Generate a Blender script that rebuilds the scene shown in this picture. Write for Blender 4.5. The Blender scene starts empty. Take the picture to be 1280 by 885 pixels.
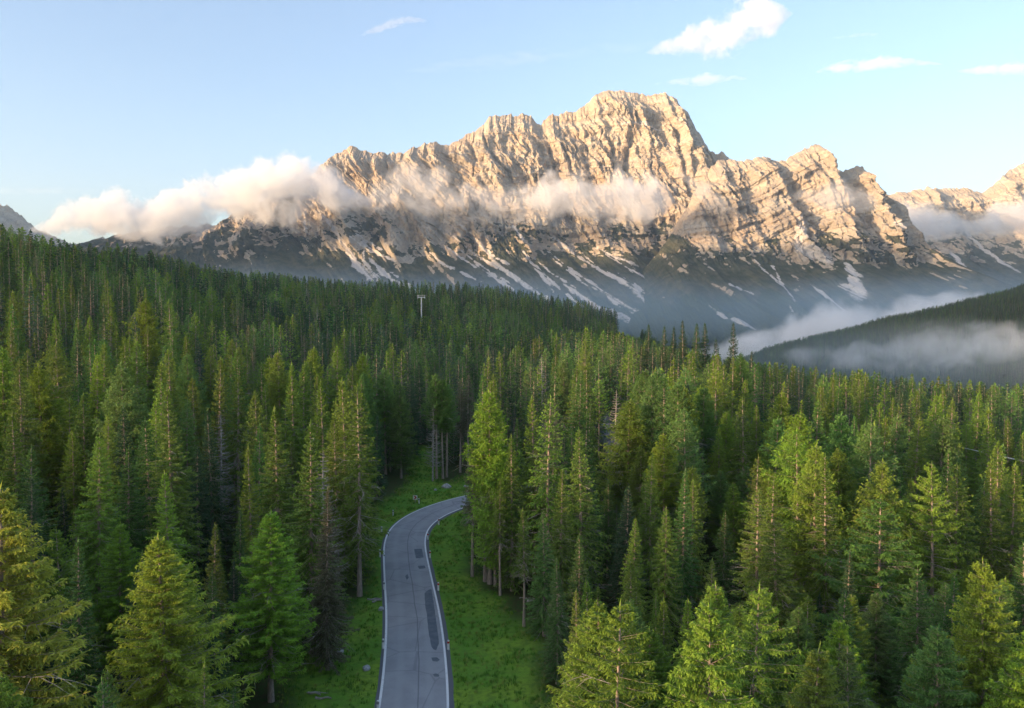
import bpy, bmesh, math, random
import numpy as np
from mathutils import Vector, Matrix

S = bpy.context.scene
C = S.collection
R = math.radians

# ------------------------------------------------------------------ camera
F = 1005.0                      # focal length in pixels of a 1280 px wide frame
PITCH = math.atan(52.5 / F)
CAM_Z = 38.0
cd = bpy.data.cameras.new('camera')
cam = bpy.data.objects.new('camera', cd)
C.objects.link(cam)
cam.location = (0, 0, CAM_Z)
cam.rotation_euler = (math.pi / 2 - PITCH, 0, 0)
cd.sensor_width = 36
cd.lens = 36 * F / 1280
cd.clip_start = 0.5
cd.clip_end = 60000
S.camera = cam

# ------------------------------------------------------------------ light
SUN_EL, SUN_AZ = 8.0, 240.0      # azimuth clockwise from +Y: low sun behind the camera, to the left
wd = bpy.data.worlds.new('World')
S.world = wd
wd.use_nodes = True
nt = wd.node_tree
bg = nt.nodes['Background']
sky = nt.nodes.new('ShaderNodeTexSky')
sky.sky_type = 'NISHITA'
sky.sun_disc = False
sky.sun_elevation = R(SUN_EL)
sky.sun_rotation = R(SUN_AZ)
sky.altitude = 1500
sky.ozone_density = 1.4
sky.air_density = 1.0
sky.dust_density = 9.0
wb = nt.nodes.new('ShaderNodeMix')                 # white balance of the sky light
wb.data_type = 'RGBA'; wb.blend_type = 'MULTIPLY'; wb.inputs[0].default_value = 1.0
wb.inputs[7].default_value = (1.02, 0.98, 1.0, 1)
nt.links.new(sky.outputs[0], wb.inputs[6])
nt.links.new(wb.outputs[2], bg.inputs[0])
bg.inputs[1].default_value = 0.1
sl = bpy.data.lights.new('sun', 'SUN')
sl.energy = 2.3
sl.angle = R(0.5)
sl.color = (1.0, 0.66, 0.36)
sun = bpy.data.objects.new('sun', sl)
C.objects.link(sun)
az, el = R(SUN_AZ), R(SUN_EL)
SUN_DIR = Vector((math.sin(az) * math.cos(el), math.cos(az) * math.cos(el), math.sin(el)))
sun.rotation_euler = (-SUN_DIR).to_track_quat('-Z', 'Y').to_euler()
S.view_settings.view_transform = 'Standard'
S.view_settings.look = 'None'
S.view_settings.gamma = 1
S.view_settings.use_curve_mapping = False
S.view_settings.exposure = 2.32
S.cycles.volume_bounces = 4
S.cycles.max_bounces = 8
S.cycles.diffuse_bounces = 4
S.cycles.transparent_max_bounces = 8
S.cycles.use_denoising = True
S.cycles.denoising_prefilter = 'ACCURATE'

# ------------------------------------------------------------------ helpers
CP, SP = math.cos(PITCH), math.sin(PITCH)

def at(px, py, Y):
    """point at depth Y (world y) seen at pixel (px, py) of the 1280 x 885 photograph"""
    u, v = (px - 640) / F, (442.5 - py) / F
    d = (u, CP + v * SP, -SP + v * CP)
    k = Y / d[1]
    return Vector((u * k, Y, CAM_Z + d[2] * k))

def on_ground(px, py, z=0.0):
    u, v = (px - 640) / F, (442.5 - py) / F
    d = (u, CP + v * SP, -SP + v * CP)
    k = (z - CAM_Z) / d[2]
    return Vector((u * k, d[1] * k, z))

def project(x, y, z):
    dz = z - CAM_Z
    dep = y * CP - dz * SP
    up = y * SP + dz * CP
    return 640 + F * x / dep, 442.5 - F * up / dep

_rng = np.random.default_rng(7)
PERM = np.concatenate([_rng.permutation(512)] * 2).astype(np.int64)
ANG = _rng.random(512) * 2 * np.pi
GX, GY = np.cos(ANG), np.sin(ANG)

def perlin(x, y, seed=0):
    x = np.asarray(x, float) + seed * 17.31
    y = np.asarray(y, float) - seed * 9.77
    xi = np.floor(x).astype(np.int64); yi = np.floor(y).astype(np.int64)
    xf, yf = x - xi, y - yi
    u = xf * xf * xf * (xf * (xf * 6 - 15) + 10); v = yf * yf * yf * (yf * (yf * 6 - 15) + 10)
    def g(ix, iy, dx, dy):
        h = PERM[(PERM[ix & 511] + iy) & 511]
        return GX[h] * dx + GY[h] * dy
    a = g(xi, yi, xf, yf); b = g(xi + 1, yi, xf - 1, yf)
    c = g(xi, yi + 1, xf, yf - 1); d = g(xi + 1, yi + 1, xf - 1, yf - 1)
    return (a * (1 - u) + b * u) * (1 - v) + (c * (1 - u) + d * u) * v * 1.0

def fbm(x, y, oct=4, seed=0, gain=0.5):
    s, a = 0, 1
    for o in range(oct):
        s = s + a * perlin(x * 2 ** o, y * 2 ** o, seed + o); a *= gain
    return s

def ridged(x, y, oct=4, seed=0, gain=0.5):
    s, a = 0, 1
    for o in range(oct):
        s = s + a * (1 - 2.2 * np.abs(perlin(x * 2 ** o, y * 2 ** o, seed + o))); a *= gain
    return s

def sstep(a, b, x):
    t = np.clip((x - a) / (b - a), 0, 1)
    return t * t * (3 - 2 * t)

def mesh_np(name, V, Q, mats=(), attrs=None, smooth=False, mat_idx=None):
    """mesh from numpy arrays of vertices and quads (or triangles)"""
    me = bpy.data.meshes.new(name)
    V = np.asarray(V, np.float32); Q = np.asarray(Q, np.int32)
    k = Q.shape[1]
    me.vertices.add(len(V)); me.vertices.foreach_set('co', V.ravel())
    me.loops.add(Q.size); me.loops.foreach_set('vertex_index', Q.ravel())
    me.polygons.add(len(Q))
    me.polygons.foreach_set('loop_start', np.arange(0, Q.size, k, dtype=np.int32))
    if mat_idx is not None:
        me.polygons.foreach_set('material_index', np.asarray(mat_idx, np.int32))
    me.update(calc_edges=True)
    me.polygons.foreach_set('use_smooth', np.full(len(Q), smooth, bool))
    for nm, (typ, dat) in (attrs or {}).items():
        a = me.attributes.new(nm, typ, 'POINT')
        a.data.foreach_set('value' if typ == 'FLOAT' else ('color' if 'COLOR' in typ else 'vector'), np.asarray(dat, np.float32).ravel())
    for m in mats: me.materials.append(m)
    me.validate()
    return me

def link(name, me, parent=None):
    o = bpy.data.objects.new(name, me)
    C.objects.link(o)
    if parent: o.parent = parent
    return o

def tag(o, label=None, cat=None, group=None, kind=None):
    for k, v in (('label', label), ('category', cat), ('group', group), ('kind', kind)):
        if v: o[k] = v
    return o

def empty(name, loc, rz=0.0):
    o = bpy.data.objects.new(name, None)
    C.objects.link(o)
    o.location = loc; o.rotation_euler = (0, 0, rz); o.empty_display_size = 0.5
    return o

def grid_quads(nr, nc):
    i = np.arange(nr * nc).reshape(nr, nc)
    return np.stack([i[:-1, :-1].ravel(), i[:-1, 1:].ravel(), i[1:, 1:].ravel(), i[1:, :-1].ravel()], 1)

class G:
    """tiny shader-node writer"""
    def __init__(s, name):
        s.m = bpy.data.materials.new(name); s.m.use_nodes = True
        s.t = s.m.node_tree; s.t.nodes.clear()
        s.out = s.t.nodes.new('ShaderNodeOutputMaterial')
    def n(s, typ, ins=None, **kw):
        nd = s.t.nodes.new(typ)
        for k, v in kw.items(): setattr(nd, k, v)
        for k, v in (ins or {}).items():
            if hasattr(v, 'is_output') or isinstance(v, bpy.types.NodeSocket): s.t.links.new(v, nd.inputs[k])
            else: nd.inputs[k].default_value = v
        return nd
    def math(s, op, a, b=0.0, c=None, clamp=False):
        ins = {0: a, 1: b}
        if c is not None: ins[2] = c
        return s.n('ShaderNodeMath', ins, operation=op, use_clamp=clamp).outputs[0]
    def mix(s, f, a, b, typ='MIX'):
        def col(v): return v if isinstance(v, bpy.types.NodeSocket) else (tuple(v) + (1,) if len(v) == 3 else v)
        nd = s.n('ShaderNodeMix', data_type='RGBA', blend_type=typ)
        for i, v in ((0, f), (6, col(a)), (7, col(b))):
            if isinstance(v, bpy.types.NodeSocket): s.t.links.new(v, nd.inputs[i])
            else: nd.inputs[i].default_value = v
        return nd.outputs[2]
    def noise(s, scale, detail=4, vec=None, rough=0.55, dist=0.0):
        ins = {'Scale': scale, 'Detail': detail, 'Roughness': rough, 'Distortion': dist}
        if vec is not None: ins['Vector'] = vec
        return s.n('ShaderNodeTexNoise', ins).outputs['Fac']
    def ramp(s, f, lo, hi, a=0.0, b=1.0):
        return s.n('ShaderNodeMapRange', {0: f, 1: lo, 2: hi, 3: a, 4: b}, interpolation_type='SMOOTHSTEP').outputs[0]
    def attr(s, name, typ='GEOMETRY', out='Fac'):
        return s.n('ShaderNodeAttribute', attribute_name=name, attribute_type=typ).outputs[out]
    def pos(s): return s.n('ShaderNodeNewGeometry').outputs['Position']
    def surf(s, color, rough=0.8, spec=0.25, bump=None, dist=0.05, strength=0.5, **kw):
        ins = {'Base Color': color if isinstance(color, bpy.types.NodeSocket) else tuple(color) + (1,), 'Roughness': rough, 'Specular IOR Level': spec}
        ins.update(kw)
        p = s.n('ShaderNodeBsdfPrincipled', ins)
        if bump is not None:
            b = s.n('ShaderNodeBump', {'Height': bump, 'Distance': dist, 'Strength': strength})
            s.t.links.new(b.outputs[0], p.inputs['Normal'])
        s.t.links.new(p.outputs[0], s.out.inputs[0])
        return p
# ------------------------------------------------------------------ ground
COLS = np.array([-300, 0, 150, 300, 450, 600, 700, 780, 860, 920, 1000, 1080, 1150, 1220, 1280, 1480], float)
ROWS = np.array([60, 120, 200, 300, 450, 600, 800, 1000, 1300, 1700, 2200, 3000], float)
TAB = np.array([
    [3, 8, 20, 42, 80, 85, 60, 20, -40, -90, -120, -130],
    [2, 6, 17, 38, 62, 55, 30, 0, -60, -110, -130, -130],
    [1, 4, 13, 28, 46, 62, 50, 10, -50, -110, -130, -130],
    [0, 2, 7, 15, 27, 40, 53, 40, -20, -90, -130, -130],
    [0, 0, 2, 7, 15, 25, 44, 40, 0, -80, -130, -130],
    [0, 0, -1, 0, 4, 11, 30, 47, 20, -70, -130, -130],
    [0, 0, 0, 3, 1, 0, 12, 33, 10, -70, -130, -130],
    [-1, 0, 1, 7, -3, -12, -6, 8, -20, -90, -135, -130],
    [-2, 0, 2, 7, -10, -25, -38, -42, -80, -130, -140, -130],
    [-3, -2, 1, 4, -14, -35, -60, -80, -120, -85, -140, -130],
    [-4, -4, -2, -6, -30, -60, -100, -140, -140, -38, -120, -130],
    [-5, -5, -4, -10, -32, -66, -112, -150, -130, -8, -60, -130],
    [-6, -6, -6, -12, -32, -70, -120, -150, -120, 16, -20, -130],
    [-7, -7, -7, -14, -34, -72, -120, -150, -110, 42, 10, -130],
    [-8, -8, -9, -16, -35, -75, -120, -150, -100, 72, 40, -130],
    [-9, -10, -12, -20, -40, -80, -120, -140, -60, 150, 110, -120]], float)

def _cr(p0, p1, p2, p3, t):          # blend of linear and Catmull-Rom
    c = 0.5 * ((2 * p1) + (-p0 + p2) * t + (2 * p0 - 5 * p1 + 4 * p2 - p3) * t * t + (-p0 + 3 * p1 - 3 * p2 + p3) * t ** 3)
    return c

def base_height(x, y):
    x = np.asarray(x, float); y = np.asarray(y, float)
    yy = np.clip(y, 60, 2999)
    b = np.clip(640 + F * x / np.maximum(y, 60), COLS[0], COLS[-1] - 1e-3)
    ci = np.clip(np.searchsorted(COLS, b, 'right') - 1, 0, len(COLS) - 2)
    ri = np.clip(np.searchsorted(ROWS, yy, 'right') - 1, 0, len(ROWS) - 2)
    ct = (b - COLS[ci]) / (COLS[ci + 1] - COLS[ci]); rt = (yy - ROWS[ri]) / (ROWS[ri + 1] - ROWS[ri])
    def row(k):
        k = np.clip(k, 0, len(COLS) - 1)
        r = [TAB[k, np.clip(ri + j, 0, len(ROWS) - 1)] for j in (-1, 0, 1, 2)]
        return _cr(*r, rt)
    return _cr(row(ci - 1), row(ci), row(ci + 1), row(ci + 2), ct)

LEFT_PX = [(480, 885), (482.6, 855.6), (485.8, 817), (487.5, 780.5), (487, 751.5), (482.8, 720), (480.6, 699), (480.3, 680), (483, 666), (490, 653), (502.7, 644), (523, 633.6), (548.6, 625), (581.9, 617), (625, 609), (680, 603)]
RIGHT_PX = [(557, 884.7), (555, 848), (552, 814), (548, 780.5), (543, 751), (537.8, 720), (532, 699), (529, 685), (529.6, 674), (534.4, 663), (545.5, 653), (561, 644.7), (580, 637), (625, 624), (680, 614)]

def resample(P, n, smooth=6):
    P = np.array(P, float)
    d = np.concatenate([[0], np.cumsum(np.linalg.norm(np.diff(P, axis=0), axis=1))])
    t = np.linspace(0, d[-1], n)
    Q = np.stack([np.interp(t, d, P[:, k]) for k in range(P.shape[1])], 1)
    for _ in range(smooth):
        Q[1:-1] = (Q[:-2] + 2 * Q[1:-1] + Q[2:]) / 4
    return Q

def road_line(px):
    P = [tuple(on_ground(*p)[:2]) for p in px]
    a, b = np.array(P[0]), np.array(P[1])
    d = (a - b) / np.linalg.norm(a - b)
    d = d * 0.5 + np.array([0, -1.0]) * 0.5; d /= np.linalg.norm(d)
    P = [tuple(a + d * 120), tuple(a + d * 60), tuple(a + d * 25)] + P
    return P
NR = 220
LN = resample(road_line(LEFT_PX), NR, 30)
RN = resample(road_line(RIGHT_PX), NR, 30)
MID = (LN + RN) / 2
TAN = np.gradient(MID, axis=0); TAN /= np.linalg.norm(TAN, axis=1)[:, None]
NRM = np.stack([TAN[:, 1], -TAN[:, 0]], 1)          # to the right of travel
HALF = np.linalg.norm(RN - LN, axis=1) / 2
k = np.ones(25) / 25
HALF = np.convolve(np.pad(HALF, 12, 'edge'), k, 'valid')
HALF = np.clip(HALF, 2.85, 3.3)

def road_dist(x, y):
    x = np.asarray(x, float).ravel(); y = np.asarray(y, float).ravel()
    out = np.full(x.shape, 1e9)
    for i in range(0, NR, 2):
        out = np.minimum(out, (x - MID[i, 0]) ** 2 + (y - MID[i, 1]) ** 2)
    return np.sqrt(out)

MEADOW_PX = [
    [(330, 1250), (352, 960), (365, 885), (376, 845), (400, 812), (432, 790), (446, 758), (466, 735), (472, 700), (470, 660), (476, 634), (500, 620), (516, 606), (520, 585), (516, 566), (530, 558), (541, 566), (543, 600), (560, 603), (590, 590), (640, 590), (700, 596), (700, 625), (640, 632), (585, 640), (581, 660), (584, 700), (590, 738), (618, 752), (640, 775), (660, 805), (662, 885), (665, 960), (700, 1250)]]
STREAM_PX = [(744, 538), (757, 536), (772, 560), (778, 585), (790, 606), (784, 625), (772, 622), (766, 596), (760, 572), (748, 556)]

def in_poly(x, y, P):
    x = np.asarray(x, float); y = np.asarray(y, float)
    ins = np.zeros(x.shape, bool)
    n = len(P); j = n - 1
    for i in range(n):
        xi, yi = P[i]; xj, yj = P[j]
        c = ((yi > y) != (yj > y)) & (x < (xj - xi) * (y - yi) / (yj - yi + 1e-12) + xi)
        ins ^= c; j = i
    return ins

def poly_dist(x, y, P):
    x = np.asarray(x, float); y = np.asarray(y, float)
    d = np.full(x.shape, 1e9)
    for i in range(len(P)):
        a = np.array(P[i]); b = np.array(P[(i + 1) % len(P)])
        ab = b - a; L = (ab ** 2).sum() + 1e-9
        t = np.clip(((x - a[0]) * ab[0] + (y - a[1]) * ab[1]) / L, 0, 1)
        d = np.minimum(d, (x - a[0] - t * ab[0]) ** 2 + (y - a[1] - t * ab[1]) ** 2)
    d = np.sqrt(d)
    return np.where(in_poly(x, y, P), -d, d)
MEADOW = [tuple(on_ground(*p)[:2]) for p in MEADOW_PX[0]]
STREAM = [tuple(on_ground(*p)[:2]) for p in STREAM_PX]

def ground_z(x, y):
    x = np.asarray(x, float); y = np.asarray(y, float); shp = x.shape
    z = base_height(x, y)
    far = sstep(250, 700, np.hypot(x, y))
    z = z + far * 9 * fbm(x / 160, y / 160, 3, 3) + (1 - far) * 0.7 * fbm(x / 22, y / 22, 3, 5)
    rd = road_dist(x, y).reshape(shp)
    flat = sstep(4.0, 17, rd)
    z = z * flat - 0.03
    return z

def build_ground():
    nx, ny = 420, 460
    s = np.linspace(-1, 1, nx); A = 34.0; B = 6.56
    xs = A * np.sinh(B * s)
    t = np.linspace(-0.97, 1, ny); ys = 125 + A * np.sinh(B * t)
    X, Y = np.meshgrid(xs, ys)
    Z = ground_z(X, Y)
    md = poly_dist(X, Y, MEADOW)
    meadow = 1 - sstep(-1.0, 2.5, md + 2.2 * fbm(X / 5, Y / 5, 2, 9))
    st = 1 - sstep(-1, 1.5, poly_dist(X, Y, STREAM) + 1.5 * fbm(X / 3, Y / 3, 2, 4))
    V = np.stack([X, Y, Z], -1).reshape(-1, 3)
    g = G('meadow_and_forest_floor')
    p = g.pos()
    n1 = g.noise(0.12, 5, p); n2 = g.noise(1.6, 4, p); n3 = g.noise(9.0, 3, p)
    grass = g.mix(g.ramp(n1, .38, .66), (0.115, 0.275, 0.030), (0.230, 0.350, 0.038))
    grass = g.mix(g.ramp(n2, .35, .75), grass, (0.105, 0.190, 0.030))
    grass = g.mix(g.math('MULTIPLY', g.ramp(n3, .55, .8), 0.5), grass, (0.22, 0.28, 0.05))
    soil = g.mix(g.ramp(n2, .4, .65), (0.060, 0.062, 0.026), (0.045, 0.085, 0.022))
    gravel = g.mix(g.ramp(n3, .4, .6), (0.34, 0.36, 0.38), (0.16, 0.17, 0.17))
    col = g.mix(g.attr('meadow'), soil, grass)
    col = g.mix(g.attr('gravel'), col, gravel)
    g.surf(col, 0.95, 0.1, bump=g.noise(5.0, 5, p), dist=0.25, strength=0.6)
    me = mesh_np('ground', V, grid_quads(ny, nx), [g.m], {'meadow': ('FLOAT', meadow.ravel()), 'gravel': ('FLOAT', st.ravel())}, smooth=True)
    tag(link('ground', me), kind='structure', label='grassy clearing and forest floor falling away to the valley')
build_ground()

# ------------------------------------------------------------------ road
def strip(offs_a, offs_b, za, zb, i0=0, i1=NR):
    """ribbon along the road between two sideways offsets (arrays)"""
    a = MID[i0:i1] + NRM[i0:i1] * np.asarray(offs_a)[i0:i1, None]; b = MID[i0:i1] + NRM[i0:i1] * np.asarray(offs_b)[i0:i1, None]
    return np.concatenate([a, np.full((len(a), 1), za)], 1), np.concatenate([b, np.full((len(b), 1), zb)], 1)

def build_road():
    wob = 0.10 * np.array([float(perlin(i * 0.35, 0.5, 2)) for i in range(NR)])
    rows = []
    shl = -(HALF + 0.14 + wob * .5); shr = HALF + 0.30 - wob
    for o, z in ((shl - .5, -0.08), (shl, 0.06), (-HALF * .5, 0.10), (HALF * 0, 0.12), (HALF * .5, 0.10), (shr, 0.06), (shr + .5, -0.08)):
        rows.append(np.concatenate([MID + NRM * np.asarray(o)[:, None], np.full((NR, 1), z)], 1))
    V = np.stack(rows, 1).reshape(-1, 3)
    u = np.tile(np.concatenate([[-1.3], [-1.14], [-.5], [0], [.5], [1.2], [1.35]]), NR)
    g = G('worn_asphalt')
    p = g.pos(); u_ = g.attr('across')
    base = g.mix(g.ramp(g.noise(0.35, 4, p), .3, .7), (0.300, 0.302, 0.308), (0.360, 0.362, 0.368))
    base = g.mix(g.math('MULTIPLY', g.ramp(g.noise(22, 3, p), .45, .75), .45), base, (0.16, 0.165, 0.18))
    # polished wheel tracks and a tarred seam along the middle
    tr = g.math('ABSOLUTE', g.math('SUBTRACT', g.math('ABSOLUTE', u_), 0.47))
    base = g.mix(g.ramp(tr, 0.04, 0.2, 0.35, 0.0), base, (0.38, 0.385, 0.39))
    seam = g.math('ABSOLUTE', g.math('ADD', g.math('SUBTRACT', u_, 0.13), g.math('MULTIPLY', g.math('SUBTRACT', g.noise(0.15, 2, p), .5), .10)))
    base = g.mix(g.math('MULTIPLY', g.ramp(seam, .010, .03, 1, 0), .6), base, (0.12, 0.125, 0.14))
    edge = g.ramp(g.math('ADD', g.math('ABSOLUTE', u_), g.math('MULTIPLY', g.math('SUBTRACT', g.noise(1.5, 3, p), .5), .12)), 1.06, 1.14)
    base = g.mix(edge, base, (0.13, 0.135, 0.145))
    crk = g.n('ShaderNodeTexVoronoi', {'Vector': p, 'Scale': 0.16}, feature='DISTANCE_TO_EDGE').outputs[0]
    base = g.mix(g.math('MULTIPLY', g.ramp(crk, .004, .016, 1, 0), .35), base, (0.14, 0.145, 0.155))
    g.surf(base, 0.82, 0.3, bump=g.noise(30, 3, p), dist=0.02, strength=0.4)
    me = mesh_np('road', V, grid_quads(NR, 7), [g.m], {'across': ('FLOAT', u)}, smooth=True)
    road = tag(link('road', me), kind='structure', label='narrow grey asphalt road curving right through the forest clearing')
    w = G('white_road_paint')
    wp = w.pos()
    wear = w.ramp(w.noise(3.0, 5, wp), .55, .72)
    w.surf(w.mix(w.math('MULTIPLY', wear, .55), (0.78, 0.78, 0.76), (0.30, 0.31, 0.32)), .6, .3)
    for sgn, a, b in ((-1, -HALF - 0.13, -HALF + 0.13), (1, HALF - 0.12, HALF + 0.12)):
        za = 0.078
        A, Bv = strip(a, b, za, za)
        # follow the camber
        for P, o in ((A, a), (Bv, b)):
            P[:, 2] = np.interp(np.abs(o), [0, 1.4, 3.6], [0.12, 0.10, 0.062]) + 0.012
        me = mesh_np('road_marking', np.stack([A, Bv], 1).reshape(-1, 3), grid_quads(NR, 2), [w.m])
        tag(link('road_marking', me), kind='structure', label='solid white edge line painted along the %s side of the road' % ('left' if sgn < 0 else 'right'))
    d = G('fresh_asphalt_patch')
    dp = d.pos()
    d.surf(d.mix(d.ramp(d.noise(1.2, 5, dp), .35, .7), (0.105, 0.125, 0.145), (0.150, 0.170, 0.190)), .75, .35, bump=d.noise(35, 2, dp), dist=.02)
    for px, lab in (([(530.5, 742), (533, 737.5), (539, 735.5), (543, 760), (546.5, 785), (549, 806), (547, 813), (544, 817), (540, 813), (537.5, 800), (535, 787), (534, 770), (531.5, 758)], 'long dark asphalt patch beside the right edge line'),
                    ([(517.6, 687), (527.5, 686.6), (529.5, 697.5), (520, 699)], 'square dark asphalt patch on the bend'),
                    ([(539, 823), (546, 822.5), (550, 825.5), (547, 828), (541, 827.5)], 'small dark patch just below the long patch'),
                    ([(541, 844), (545, 842.7), (549.5, 844.5), (548, 847), (543, 847)], 'small round dark patch lowest on the road'),
                    ([(522, 708), (531, 707.5), (532, 711), (524, 712)], 'thin dark patch above the long patch'),
                    ([(506.5, 721), (509.5, 718.5), (511, 723), (508.5, 726)], 'small dark spot mid-lane')):
        W = [on_ground(*q) for q in px]
        W2 = resample([tuple(q[:2]) for q in W] + [tuple(W[0][:2])], 40, 1)[:-1]
        c = W2.mean(0)
        ang = np.linspace(0, 6.28, len(W2))
        W2 = c + (W2 - c) * (1 + 0.10 * np.array([float(perlin(i * .9, 3.3, 6)) for i in range(len(W2))]))[:, None]
        off = np.array([((q - MID[np.argmin(((MID - q) ** 2).sum(1))]) * NRM[np.argmin(((MID - q) ** 2).sum(1))]).sum() for q in W2])
        z = np.interp(np.abs(off), [0, 1.4, 3.6], [0.12, 0.10, 0.062]) + 0.006
        co = off.mean(); cz = np.interp(abs(co), [0, 1.4, 3.6], [0.12, 0.10, 0.062]) + 0.006
        V = np.concatenate([np.concatenate([W2, z[:, None]], 1), [[c[0], c[1], cz]]])
        n = len(W2)
        T = [(i, (i + 1) % n, n) for i in range(n)]
        me = mesh_np('road_patch', V, T, [d.m])
        me.flip_normals() if me.polygons[0].normal.z < 0 else None
        tag(link('road_patch', me), kind='structure', label=lab)
build_road()

# ------------------------------------------------------------------ mountains
def relief(name, label, sky_px, foot, Yc_fn, Yf, nx, nr, x_px, spurs=(), seed=1, skew=0.9, amp=1.0, mat=None, veg_top=430, streaks=(), jag=1.0, backY=2200, gully=()):
    pxs = np.linspace(x_px[0], x_px[1], nx)
    sp = np.array(sky_px, float)
    pyc = np.interp(pxs, sp[:, 0], sp[:, 1])
    ker = np.ones(3) / 3
    Yc = Yc_fn(pxs)
    x = (pxs - 640) / F * Yc
    zc = np.array([at(a, b, c).z for a, b, c in zip(pxs, pyc, Yc)])
    zc = zc + jag * (30 * (ridged(x / 130, x * 0 + .3, 5, seed + 40, .68) - .8) * 0.7)
    nf = int(nr * 0.85); nb = nr - nf
    t = np.linspace(0, 1, nf)[:, None]
    X = np.repeat(x[None], nf, 0).copy(); 
    Z = foot + (zc[None] - foot) * t
    lowfrac = np.clip((veg_top - 60 - foot) / (zc - foot), .15, .75)[None]
    d = np.where(t < lowfrac, 0.62 * (t / lowfrac) ** 1.1, 0.62 + 0.38 * (np.clip(t - lowfrac, 0, 1) / (1 - lowfrac)) ** 0.9)
    Yf_ = Yf if np.isscalar(Yf) else Yf
    Y = Yf_ + (Yc[None] - Yf_) * d
    low = 1 - sstep(0.8, 1.3, t / lowfrac)                  # 1 on the lower apron
    env = sstep(0, .12, t) * (1 - 0.75 * sstep(.9, 1.0, t))
    # coordinates that follow the fall line: the apron drains down to the right
    U = X + skew * (Z - veg_top) * (0.35 + 0.65 * low)
    wob = 60 * fbm(X / 420, Z / 420, 3, seed + 3)
    big = ridged((U + wob) / 620, Z / 1600, 2, seed + 5)
    med = ridged((U + wob * .6) / 210, Z / 620 + .3 * X / 620, 3, seed + 9)
    sml = ridged((X + (.35 + .45 * (1 - sstep(-900, 100, X))) * Z + wob * .8) / 66, Z / 190 + X / 900, 3, seed + 14, .55)
    fin = fbm(X / 21, Z / 30, 3, seed + 20, .6)
    up = 1 - low
    D = amp * env * (150 * (big - .5) * (1 - .62 * up) + (38 * low + 56 * up) * (med - .5) + (9 * low + 34 * up * (.25 + 1.5 * sstep(-.25, .35, fbm(X / 330, Z / 260, 2, seed + 18)))) * (sml - .5) + (3 * low + 11 * up) * fin)
    cleft = np.maximum(0, 1 - np.abs(perlin((X + .12 * Z + 25 * fbm(X / 90, Z / 90, 2, seed + 44)) / 70, Z / 380, seed + 45)) * 11)
    cleft *= sstep(-.05, .25, fbm(X / 160, Z / 120, 2, seed + 46))
    D -= amp * env * up * 30 * cleft
    # sawtooth buttresses: broad face to the left, abrupt face to the right
    saw = lambda v: np.where((v % 1) < .78, (v % 1) / .78, (1 - (v % 1)) / .22)
    D += amp * env * up * 34 * saw((X + .30 * Z + 70 * fbm(X / 240, Z / 240, 3, seed + 30)) / 260)
    D += amp * env * up * 13 * saw((X * .9 + .15 * Z + 40 * fbm(X / 110, Z / 110, 3, seed + 31)) / 83)
    # strata: ledges dipping to the right in the west, flat in the middle
    dip = 0.80 * (1 - sstep(-900, 100, X)) - 0.16 * sstep(1100, 1900, X) + 0.05
    lay = (Z + dip * X + 55 * fbm(X / 500, Z / 500, 3, seed + 33))
    def terr(p, f): return saw(lay / p + f) - .5
    D -= amp * env * up * (22 * terr(118, .2) + 9 * terr(41, .5) + 4.5 * terr(17, .1))
    for (pa, qa, pb, qb, w, A) in spurs:           # explicit ribs between two picture points
        xa = (pa - 640) / F * Yc.mean(); xb = (pb - 640) / F * Yc.mean() * .93
        za = CAM_Z + (390 - qa) / F * Yc.mean(); zb = CAM_Z + (390 - qb) / F * Yc.mean() * .93
        f = np.clip((Z - zb) / (za - zb), -.3, 1.3); xc = xb + (xa - xb) * f
        dx = X - xc - 30 * fbm(Z / 160, X / 400, 3, seed + 37)
        prof = np.where(dx < 0, np.exp(-(dx / (2.2 * w)) ** 2), np.exp(-(dx / (.55 * w)) ** 2))
        D += .6 * A * prof * sstep(-.15, .15, (Z - zb) / (za - zb)) * (1 - sstep(.9, 1.25, (Z - zb) / (za - zb)))
    for (pa, qa, pb, qb, w, A) in gully:
        xa = (pa - 640) / F * Yc.mean(); xb = (pb - 640) / F * Yc.mean() * .95
        za = CAM_Z + (390 - qa) / F * Yc.mean(); zb = CAM_Z + (390 - qb) / F * Yc.mean() * .95
        f = (Z - zb) / (za - zb); xc = xb + (xa - xb) * f
        dx = X - xc - 14 * fbm(Z / 60, X / 300, 3, seed + 39)
        D -= A * np.exp(-(dx / w) ** 2) * sstep(-.1, .15, f) * (1 - sstep(.85, 1.1, f))
    Y = Y - D
    X = X + amp * env * up * 9 * fbm(X / 50, Z / 50, 3, seed + 50)
    Zd = Z + env * (amp * up * 6 * fbm(X / 35, Z / 35, 3, seed + 52))
    # back of the range
    tb = np.linspace(0, 1, nb + 1)[1:, None]
    Xb = np.repeat(x[None], nb, 0); Zb = zc[None] + (foot - zc[None]) * tb
    Yb = Y[-1:] + backY * tb + 120 * tb * fbm(Xb / 300, Zb / 300, 3, seed + 60)
    Zb = Zb + 60 * np.sin(np.pi * tb) * fbm(Xb / 200, Yb / 200, 3, seed + 61)
    XX = np.concatenate([X, Xb]); YY = np.concatenate([Y, Yb]); ZZ = np.concatenate([Zd, Zb])
    nrr = nf + nb
    # surface cover from the shape itself
    P = np.stack([XX, YY, ZZ], -1)
    du = np.gradient(P, axis=1); dv = np.gradient(P, axis=0)
    nn = np.cross(du, dv); nn /= np.linalg.norm(nn, axis=2, keepdims=True) + 1e-9
    nzs = np.abs(nn[..., 2])
    for _ in range(2):
        nzs[1:-1, 1:-1] = (nzs[1:-1, 1:-1] * 2 + nzs[:-2, 1:-1] + nzs[2:, 1:-1] + nzs[1:-1, :-2] + nzs[1:-1, 2:]) / 6
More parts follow.
